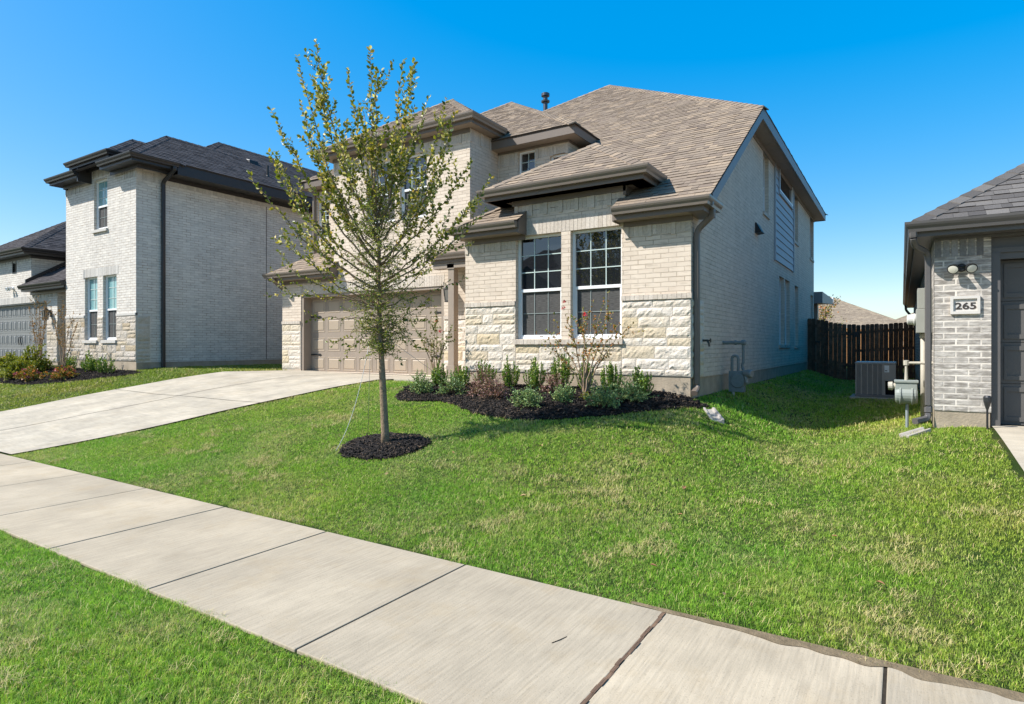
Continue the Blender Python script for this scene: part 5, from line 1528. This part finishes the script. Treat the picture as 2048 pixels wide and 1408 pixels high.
ring = [(TX+.60*math.cos(a_)*(1+.06*math.sin(3*a_)), TY-.02+.52*math.sin(a_)*(1+.08*math.cos(2*a_))) for a_ in np.linspace(0, 2*math.pi, 14, endpoint=False)]
bed2 = [(-24.5,8.1),(-23.2,7.3),(-21.6,6.9),(-20.2,6.9),(-18.9,7.3),(-17.9,8.1),(-17.7,8.75),(-19.5,8.86),(-22,8.86),(-24,8.9)]
poly1 = mulch('black wood mulch under the shrubs in front of the twin windows', bed1, .035, 9500, 3)
poly2 = mulch('black wood mulch ring around the young tree', ring, .045, 2600, 4)
poly3 = mulch('brown black mulch under the shrubs of the white house on the left', bed2, .04, 3500, 6)

def zbed(x, y): return zf(x, y) + .025

def upright_shrub(name, label, x, y, h, w, mat, group, seed, nst=46, lf=.024, gap=.010, parent=None, stems=True):
    r = np.random.default_rng(seed); z0 = zbed(x, y)
    t_ = thing(name, label, 'shrub', (x, y, z0), group)
    P, D, L = [], [], []; mb = MB()
    o = np.array([x, y, z0])
    for k in range(nst):
        a_ = r.uniform(0, 2*math.pi); rad = w*.5*math.sqrt(r.uniform(0, 1))
        hh = h*r.uniform(.5, 1.0)*(1 - .45*(rad/(w*.5))**2)
        if r.random() < .12: hh *= 1.12
        top = o + np.array([math.cos(a_)*rad*1.12, math.sin(a_)*rad*1.12, hh])
        b0 = o + np.array([math.cos(a_)*rad*.25, math.sin(a_)*rad*.25, .0])
        pts = bez(b0, b0*.45+top*.55 + np.array([math.cos(a_), math.sin(a_), 0])*rad*.45 - np.array([0,0,hh*.12]), top, 8)
        mb.tube(pts, list(np.linspace(.004,.0014,8)), 4)
        seg = np.diff(pts, axis=0); ln = np.linalg.norm(seg, axis=1); T = ln.sum(); cum = np.concatenate([[0], np.cumsum(ln)])
        s = T*r.uniform(.12,.3)
        while s < T:
            i = max(0, min(np.searchsorted(cum, s)-1, 6)); p = pts[i]+seg[i]*((s-cum[i])/max(ln[i],1e-6)); d = seg[i]/max(ln[i],1e-6)
            for q_ in range(2):
                sv = np.cross(d, r.normal(size=3)); sv /= np.linalg.norm(sv)+1e-9
                P.append(p); D.append(d*.55+sv*.8+np.array([0,0,.25])); L.append(lf*r.uniform(.6,1.2))
            s += gap*r.uniform(.6,1.4)
    mb.build('stem', M['twig'], t_, fix=False)
    leaf_cloud('foliage', P, D, L, mat, t_, .62, .2, 0, r)
    return t_

def mound_shrub(name, label, x, y, h, w, mat, group, seed, n=75, lf=.022, loose=.25, extra=None):
    r = np.random.default_rng(seed); z0 = zbed(x, y)
    t_ = thing(name, label, 'shrub', (x, y, z0), group)
    P, D, L = [], [], []; mb = MB(); o = np.array([x, y, z0])
    for k in range(n):
        a_ = r.uniform(0, 2*math.pi); el = math.asin(r.uniform(.05, 1))
        R_ = r.uniform(.7, 1.0 + loose*.6)
        e = o + np.array([math.cos(a_)*math.cos(el)*w*.5*R_, math.sin(a_)*math.cos(el)*w*.5*R_, math.sin(el)*h*R_])
        b0 = o + np.array([math.cos(a_)*w*.05, math.sin(a_)*w*.05, 0])
        pts = bez(b0, (b0+e)/2 + np.array([0,0,h*.16]) + r.normal(size=3)*.02, e, 7)
        mb.tube(pts, list(np.linspace(.0035,.0012,7)), 4, cap=False)
        tw = [(pts, .3)]
        for q_ in range(3):
            p = pts[r.integers(3,7)]; e2 = p + (p-o)*r.uniform(.05,.25) + r.normal(size=3)*w*.09
            s2 = bez(p, (p+e2)/2, e2, 4); mb.tube(s2, [.0018,.0015,.0012,.001], 3, cap=False); tw.append((s2, 0))
        for pp, f0 in tw:
            seg = np.diff(pp, axis=0)
            for i in range(len(seg)):
                if i/len(seg) < f0: continue
                m_ = max(1, int(np.linalg.norm(seg[i])/.009))
                for q_ in range(m_):
                    p = pp[i]+seg[i]*r.random(); sv = r.normal(size=3)
                    P.append(p); D.append(seg[i]/np.linalg.norm(seg[i]+1e-9)*.6+sv*.6); L.append(lf*r.uniform(.6,1.25))
    mb.build('stem', M['twig'], t_, fix=False)
    leaf_cloud('foliage', P, D, L, mat, t_, .55, .2, 0, r)
    if extra:
        m2, cnt, size = extra; P, D, L = [], [], []
        for k in range(cnt):
            a_ = r.uniform(0, 2*math.pi); el = math.asin(r.uniform(.2,1))
            e = o + np.array([math.cos(a_)*math.cos(el)*w*.52, math.sin(a_)*math.cos(el)*w*.52, math.sin(el)*h*1.02])
            for q_ in range(9): P.append(e); D.append(r.normal(size=3)+np.array([0,0,.4])); L.append(size*r.uniform(.7,1.2))
        leaf_cloud('blossom', P, D, L, m2, t_, .8, .3, 0, r)
    return t_

# positions along the bed
GU = 'upright boxwood shrubs along the cream wall'
ups = [(-7.36,9.02,.44,.30,'small upright boxwood at the left end of the bed, beside the porch post'),
       (-6.85,9.0,.46,.36,'upright boxwood just right of the porch, behind the rounded blue-green shrub'),
       (-6.33,9.05,.50,.38,'upright boxwood behind the left bronze bush'),
       (-5.80,9.08,.56,.34,'tall narrow upright boxwood under the left edge of the left window'),
       (-5.27,9.0,.52,.38,'upright boxwood under the right part of the left window'),
       (-4.80,9.1,.66,.40,'tallest yellow-green upright boxwood below the pier between the twin windows'),
       (-4.36,9.08,.52,.34,'upright boxwood half hidden behind the stems of the crape myrtle'),
       (-3.88,9.0,.52,.36,'upright boxwood below the right edge of the right window'),
       (-3.36,8.95,.46,.36,'upright boxwood nearest the right corner of the cream house')]
for k, (x, y, h, w, lab) in enumerate(ups):
    upright_shrub('boxwood_shrub', lab, x, y, h*1.1, w*.92, M['leaf_box'], GU, 100+k, nst=34, lf=.030)
GB = 'low blue-green shrubs at the front of the bed'
lows = [(-7.25,8.35,.36,.56,'rounded blue-green shrub at the far left tip of the mulch bed'),
        (-6.55,8.35,.34,.54,'rounded blue-green shrub second from the left, beside the bronze bushes'),
        (-4.72,7.82,.33,.56,'wispy pale blue-green shrub at the front middle of the bed'),
        (-4.32,8.25,.30,.42,'small dark blue-green shrub between the front middle shrub and the crape myrtle'),
        (-3.62,8.12,.36,.58,'wide grey-green shrub at the front right of the bed'),
        (-3.42,8.6,.36,.56,'grey-green shrub tucked behind the front right one')]
for k, (x, y, h, w, lab) in enumerate(lows):
    mound_shrub('low_shrub', lab, x, y, h*.92, w*.84, M['leaf_blue'], GB, 200+k, n=70, lf=.026)
GR = 'bronze-leaved bushes in the bed'
for k, (x, y, h, w, lab) in enumerate([(-5.98,8.42,.42,.52,'bronze-purple bush left of its twin in the middle of the bed'),(-5.55,8.2,.44,.56,'bronze-purple bush right of its twin, nearer the lawn'),(-4.82,8.82,.38,.44,'sparse bronze bush in front of the tallest boxwood')]):
    mound_shrub('bronze_bush', lab, x, y, h*.88, w*.85, M['leaf_red'], GR, 300+k, n=60 if k < 2 else 40, lf=.026, loose=.5)
mound_shrub('lime_sprout', 'small lime-green sprouts at the foot of the crape myrtle', -4.1, 8.48, .13, .24, M['leaf_lime'], None, 330, n=22, lf=.024)

def crape(label, x, y, stems, seed, group, leafn=26, mat='leaf_myrtle', flowers=()):
    """multi-stemmed crape myrtle; stems = (dx, dz, dy) tips from the base"""
    r = np.random.default_rng(seed); z0 = zbed(x, y)
    t_ = thing('crape_myrtle', label, 'small tree', (x, y, z0), group)
    o = np.array([x, y, z0]); mb = MB(); P, D, L = [], [], []
    for k, (dx, dz, dy) in enumerate(stems):
        b0 = o + np.array([r.uniform(-.04,.04), r.uniform(-.04,.04), 0]); e = o + np.array([dx, dy, dz])
        mid = b0 + np.array([dx*.18, dy*.18, dz*.48])
        pts = bez(b0, mid, e, 14); pts[1:-1] += r.normal(size=(12,3))*.010
        mb.tube(pts, list(np.linspace(.016,.004,14)), 6)
        for q_ in range(9):
            i = r.integers(6, 14); p = pts[i]; d = pts[min(i,13)]-pts[i-1]; d /= np.linalg.norm(d)
            e2 = p + (d*.8 + r.normal(size=3)*.55 + np.array([0,0,.3]))*r.uniform(.08,.26)
            s2 = bez(p, (p+e2)/2+r.normal(size=3)*.01, e2, 5); mb.tube(s2, list(np.linspace(.003,.001,5)), 4, cap=False)
            for w_ in range(leafn//2):
                pp = s2[r.integers(1,5)]; P.append(pp); D.append(r.normal(size=3)+d*.5); L.append(.034*r.uniform(.6,1.2))
        for q_ in range(leafn):
            i = r.integers(7,14); P.append(pts[i]); D.append(r.normal(size=3)+np.array([0,0,.3])); L.append(.034*r.uniform(.6,1.2))
    mb.build('stem', M['pale_bark'], t_, smooth=True, fix=False)
    leaf_cloud('foliage', P, D, L, M[mat], t_, .55, .2, .05, r)
    if flowers:
        P, D, L = [], [], []
        for (dx, dz, dy) in flowers:
            for q_ in range(22): P.append(o+np.array([dx,dy,dz])+r.normal(size=3)*.012); D.append(r.normal(size=3)); L.append(.022)
        leaf_cloud('blossom', P, D, L, M['petal_red'], t_, .8, .3, 0, r)
    return t_
crape('bare-stemmed crape myrtle with sparse reddish leaves in front of the right twin window', -4.1, 8.55,
      [(-.62,.95,.1),(-.30,1.30,-.1),(-.10,1.40,.1),(.05,1.22,-.15),(.22,1.36,.1),(.44,1.30,0),(.60,1.14,-.1),(.52,.98,.15),(-.42,.72,-.2)], 41, 'crape myrtles by the cream house', 36, flowers=[(-.32,1.50,-.1),(-.02,1.30,0),(-.34,1.40,-.1)])
crape('slim crape myrtle with green leaves and red blossom beside the porch post', -7.62, 9.2,
      [(-.55,1.22,-.1),(-.36,.95,.1),(-.02,1.30,.05),(.06,1.12,-.1),(.30,1.08,.1),(.16,.75,0)], 42, 'crape myrtles by the cream house', 44, mat='leaf_sap', flowers=[(.02,1.22,0),(.12,1.02,0)])

# planting of the white house
GW = 'shrubs in the bed of the white house'
for k, (x, y, h, w, lab) in enumerate([(-21.2,8.4,.62,.36,'upright dark green shrub left of the window pair of the white house'),(-19.75,8.35,.66,.40,'upright green shrub below the right lower window of the white house'),(-18.7,8.3,.56,.46,'upright shrub with yellowing tips nearest the corner of the white house'),(-20.45,8.6,.5,.36,'upright shrub behind the crape myrtle of the white house')]):
    upright_shrub('boxwood_shrub', lab, x, y, h, w, M['leaf_box'], GW, 400+k, nst=30, lf=.045, gap=.02)
for k, (x, y, h, w, lab) in enumerate([(-22.6,8.0,.7,.8,'large lime-yellow bush beside the tall crape myrtle of the white house'),(-21.7,7.35,.5,.8,'low lime-green bush at the front of the bed of the white house'),(-25.2,8.2,.5,.8,'lime bush left of the crape myrtles, before the grey garage door')]):
    mound_shrub('lime_bush', lab, x, y, h, w, M['leaf_lime'], GW, 420+k, n=60, lf=.06)
for k, (x, y, h, w, lab) in enumerate([(-20.7,7.2,.34,.7,'pink rose bush at the front of the bed of the white house'),(-19.5,7.6,.34,.6,'pink rose bush right of the other one, before the white house'),(-26.4,8.4,.36,.8,'pink rose bush at far left before the grey garage door')]):
    mound_shrub('rose_bush', lab, x, y, h, w, M['leaf_myrtle'], 'rose bushes of the white house', 440+k, n=32, lf=.05, extra=(M['petal_pink'], 16, .05))
crape('tall thin crape myrtle with orange leaves at the alcove of the white house', -23.0, 8.3, [(-.75,2.0,0),(-.4,2.35,.1),(-.1,2.1,-.1),(.25,2.2,.1),(.6,1.7,0),(-.5,1.5,.2),(.3,1.4,-.2)], 43, 'crape myrtles of the white house', 40, mat='leaf_orange')
crape('thin crape myrtle with orange leaves in front of the lower windows of the white house', -20.8, 8.1, [(-.8,1.85,0),(-.3,1.9,.1),(0,1.8,-.1),(.3,1.6,.1),(.75,1.3,0),(-.5,1.2,.1)], 44, 'crape myrtles of the white house', 40, mat='leaf_orange')
# small tree beyond the fence
ft = thing('small_tree', 'sparse olive-green sapling seen just above the fence beside the patio post', 'tree', (-3.0, 31, .8))
r = np.random.default_rng(9); mb = MB(); P, D, L = [], [], []
mb.tube([(-3,31,.7),(-3,31,2.2),(-2.9,31,3.5)], [.04,.03,.01], 6)
for k in range(26):
    a_ = r.uniform(0, 6.28); e = np.array([-3+math.cos(a_)*r.uniform(.2,1.1), 31+math.sin(a_)*r.uniform(.2,1.0), r.uniform(2.0,3.9)]); b0 = np.array([-3,31,max(1.6,e[2]-.9)])
    pts = bez(b0,(b0+e)/2+np.array([0,0,.1]),e,6); mb.tube(pts, list(np.linspace(.012,.004,6)), 4)
    for q_ in range(34): P.append(pts[r.integers(2,6)]+r.normal(size=3)*.09); D.append(r.normal(size=3)); L.append(r.uniform(.05,.1))
mb.build('trunk', M['twig'], ft, fix=False); leaf_cloud('crown', P, D, L, M['leaf_myrtle'], ft, .55, .2, 0, r)

# ------------------------------------------------------------------ turf
def in_poly(px, py, poly):
    poly = np.asarray(poly); n = len(poly); c = np.zeros(len(px), bool); j = n-1
    for i in range(n):
        xi, yi = poly[i]; xj, yj = poly[j]
        hit = ((yi > py) != (yj > py)) & (px < (xj-xi)*(py-yi)/(yj-yi+1e-12)+xi)
        c ^= hit; j = i
    return c
_lat = np.random.default_rng(99).uniform(0, 1, (4, 256, 256))
def vnoise(x, y, cell, k):
    u, v = x/cell + 400, y/cell + 400
    i, j = np.floor(u).astype(int), np.floor(v).astype(int); f, g_ = u - i, v - j
    f = f*f*(3-2*f); g_ = g_*g_*(3-2*g_); L_ = _lat[k]
    a_, b_, c_, d_ = L_[i % 256, j % 256], L_[(i+1) % 256, j % 256], L_[i % 256, (j+1) % 256], L_[(i+1) % 256, (j+1) % 256]
    return (a_*(1-f)+b_*f)*(1-g_) + (c_*(1-f)+d_*f)*g_
def turf(label, zones, mats, seed, cat='grass', dryk=1.0):
    """zones: (x0,x1,y0,y1, blades per m2, height, width, keep(x,y)) -> one mesh of bent blades"""
    r = np.random.default_rng(seed); V = []; F = []; MI = []; nv = 0
    for (x0, x1, y0, y1, den, h, w, keep) in zones:
        n = int((x1-x0)*(y1-y0)*den); x = r.uniform(x0, x1, n); y = r.uniform(y0, y1, n)
        k = keep(x, y); x, y = x[k], y[k]; n = len(x)
        # tufts: a handful of blades share a foot and roughly a direction
        nt = max(1, n//7); ti = r.integers(0, nt, n); ta = r.uniform(0, 2*np.pi, nt)
        sel = r.integers(0, n, nt); fx, fy = x[sel], y[sel]
        loose = r.random(n) < .35
        x = np.where(loose, x, fx[ti] + r.normal(0, .011, n)); y = np.where(loose, y, fy[ti] + r.normal(0, .011, n))
        k = keep(x, y); x, y, ti, loose = x[k], y[k], ti[k], loose[k]; n = len(x)
        z = zg(x, y)
        a_ = np.where(loose, r.uniform(0, 2*np.pi, n), ta[ti] + r.normal(0, 1.0, n)); lean = np.abs(r.normal(.55, .45, n)) + .1
        hh = h*r.uniform(.45, 1.15, n)*(.72 + .6*vnoise(x, y, .55, 3))
        pz = .40*vnoise(x, y, .62, 1) + .60*vnoise(x, y, .17, 2); dry = r.random(n) < np.clip((pz - .66)*2.2, .022, .24)*dryk
        lean = np.where(dry, r.uniform(1.15, 1.5, n), lean); hh = np.where(dry, hh*1.9, hh)
        dx, dy = np.cos(a_), np.sin(a_)
        b = np.column_stack([x, y, z - .004 + np.where(dry, r.uniform(.004, .022, n), 0)]); sd = np.column_stack([-dy, dx, np.zeros(n)])*(w*r.uniform(.7,1.3,n)*np.where(dry, .7, 1))[:,None]*.5
        l1 = np.minimum(lean*.55, 1.5); 
        m1 = b + np.column_stack([dx*np.sin(l1), dy*np.sin(l1), np.cos(l1)])*(hh*.55)[:,None]
        l2 = np.minimum(lean*1.5, 1.52)
        t1 = m1 + np.column_stack([dx*np.sin(l2), dy*np.sin(l2), np.cos(l2)])*(hh*.5)[:,None]
        V.append(np.stack([b-sd, b+sd, m1+sd*.8, m1-sd*.8, t1], 1).reshape(-1,3))
        i = nv + np.arange(n)*5
        F.append(np.stack([np.column_stack([i,i+1,i+2,i+3]), np.column_stack([i+3,i+2,i+4,i+4])], 1).reshape(-1,4)); nv += 5*n
        MI.append(np.repeat(dry.astype(int), 2))
    V = np.concatenate(V); F = np.concatenate(F); MI = np.concatenate(MI)
    tri = F[:,2] == F[:,3]
    tot = np.where(tri, 3, 4); st = np.concatenate([[0], np.cumsum(tot)[:-1]])
    mask = np.ones(F.shape, bool); mask[tri, 3] = False
    o = raw_mesh('lawn_grass', V, F[mask], st, tot, mats, MI)
    return tag(o, label, cat, None, 'stuff')
def drv_r(y): return -11.25 + 2.5*(y-3.7)/7.6
def drv_l(y): return -16.7 + 2.45*(y-3.7)/7.6
def edge_n(x, y): return .03*np.sin(x*5.3+y*2)+.02*np.sin(x*13.7-y*5)+.012*np.sin(x*31+y*17)
def keep_main(x, y):
    k = (x > drv_r(y) + .02 + .5*edge_n(y, x)) & (y > 3.68 + edge_n(x, y)*.7 + np.where(x > -1.3, -.05+.06*np.sin(x*2.3)**2 + .12*(np.sin(x*211.3+y*977.1)*.5+.5)**2, 0))
    k &= ~in_poly(x, y, poly1) & ~in_poly(x, y, poly2)
    k &= ~((y > B-.02) & (x < RX+.02)) & ~((y > RY-.02) & (x > RW-.02)) & ~((y > 9.5) & (x < -7))
    k &= ~((x > 1.03 - .12*(y-3.7)/5.95 - .03 + .5*edge_n(y, x)))
    k &= ~((x > -.95) & (x < .12) & (y > 14.85) & (y < 15.95))
    return k
def keep_left(x, y):
    k = (x < drv_l(y) - .02 + .5*edge_n(y, x)) & (y > 3.70)
    k &= ~in_poly(x, y, poly3) & ~((y > LY-.02) & (x < LX+.02)) & ~((y > G-.02) & (x > -14.9)) & ~((y > 8.4) & (x < -24))
    return k
def keep_strip(x, y): return (y < 2.14 - edge_n(x, y)*.8 + .02)
GM = [M['grass'], M['straw']]
turf('short green bermuda grass of the front lawn with dry straw patches', [
    (-11.6, 1.3, 3.6, 5.2, 22000, .033, .0028, keep_main), (-11.3, 1.2, 5.2, 7.2, 13000, .034, .0036, keep_main), (-10.6, 1.1, 7.2, 9.6, 8500, .036, .0048, keep_main),
    (-2.8, .4, 9.6, 15, 3200, .05, .008, keep_main), (-2.8, .4, 15, 24, 1800, .05, .011, keep_main)], GM, 21)
turf('green bermuda grass of the strip between sidewalk and street', [(-9.5, -.2, .6, 2.22, 30000, .034, .0027, keep_strip), (-.2, 3, .6, 2.22, 6000, .046, .0040, keep_strip), (-16, -9.5, .4, 2.22, 3000, .046, .007, keep_strip)], GM, 22, dryk=.55)
turf('yellow-green grass of the lawn before the white house', [(-26, -13.9, 3.7, 9.4, 2300, .05, .010, keep_left), (-18.4, -14.2, 9.4, 16, 1500, .05, .012, keep_left)], [M['grass_left'], M['straw']], 23)

# ------------------------------------------------------------------ small things lying about
r = random.Random(77)
dead = [simple('dry_brown_leaf', (.34,.17,.08), .7, .2), simple('dry_tan_leaf', (.50,.33,.16), .7, .2)]
def dry_leaf(x, y, ang, L, mat, z=None, name='fallen_leaf'):
    mb = MB(); z = zf(x, y)+.03 if z is None else z
    d = Vector((math.cos(ang), math.sin(ang), .15)); sd = Vector((-math.sin(ang), math.cos(ang), .1)); c = Vector((x, y, z))
    pts = [(0,0,0),(.3,.24,.012),(.65,.22,.016),(1,0,.004),(.65,-.22,.02),(.3,-.24,.014)]
    v = [c + d*(u*L) + sd*(w*L) + Vector((0,0,h*L*12)) for u, w, h in pts]
    mb.face([v[0],v[1],v[2],v[3]]); mb.face([v[0],v[3],v[4],v[5]])
    return tag(mb.build(name, mat, fix=False), 'small dry brown leaf fallen on the front lawn', 'leaf', 'dry leaves fallen on the lawn')
for (x, y) in [(-1.9,6.1),(-1.65,5.3),(-.55,5.6),(-2.6,6.5),(-.1,4.7),(-1.4,4.35),(-2.2,5.0),(-4.6,5.9),(-3.6,6.3),(-7.4,5.3),(-.9,4.1),(-3.0,4.9),(-4.9,5.0)]:
    dry_leaf(x+r.uniform(-.1,.1), y+r.uniform(-.1,.1), r.uniform(0,6.28), r.uniform(.045,.08), r.choice(dead))
mb = MB(); mb.tube([(-1.62,2.95,.0205),(-1.60,3.0,.022),(-1.585,3.06,.0205)], [.003,.0025,.002], 5)
tag(mb.build('twig', M['twig']), 'short dark twig lying on the sidewalk slab left of the wooden strip', 'twig')
# wire marker frame by the garage door
mb = MB()
for x in (-9.33, -9.22): mb.tube([(x,10.98,.90),(x,10.98,1.26)], .005, 6)
mb.tube([(-9.40,10.98,.95),(-9.12,10.98,.95)], .012, 6)
tag(mb.build('wire_stake', simple('green_wire', (.22,.26,.06), .5, .4)), 'thin green wire stake standing before the lower right of the taupe garage door', 'sign stake')
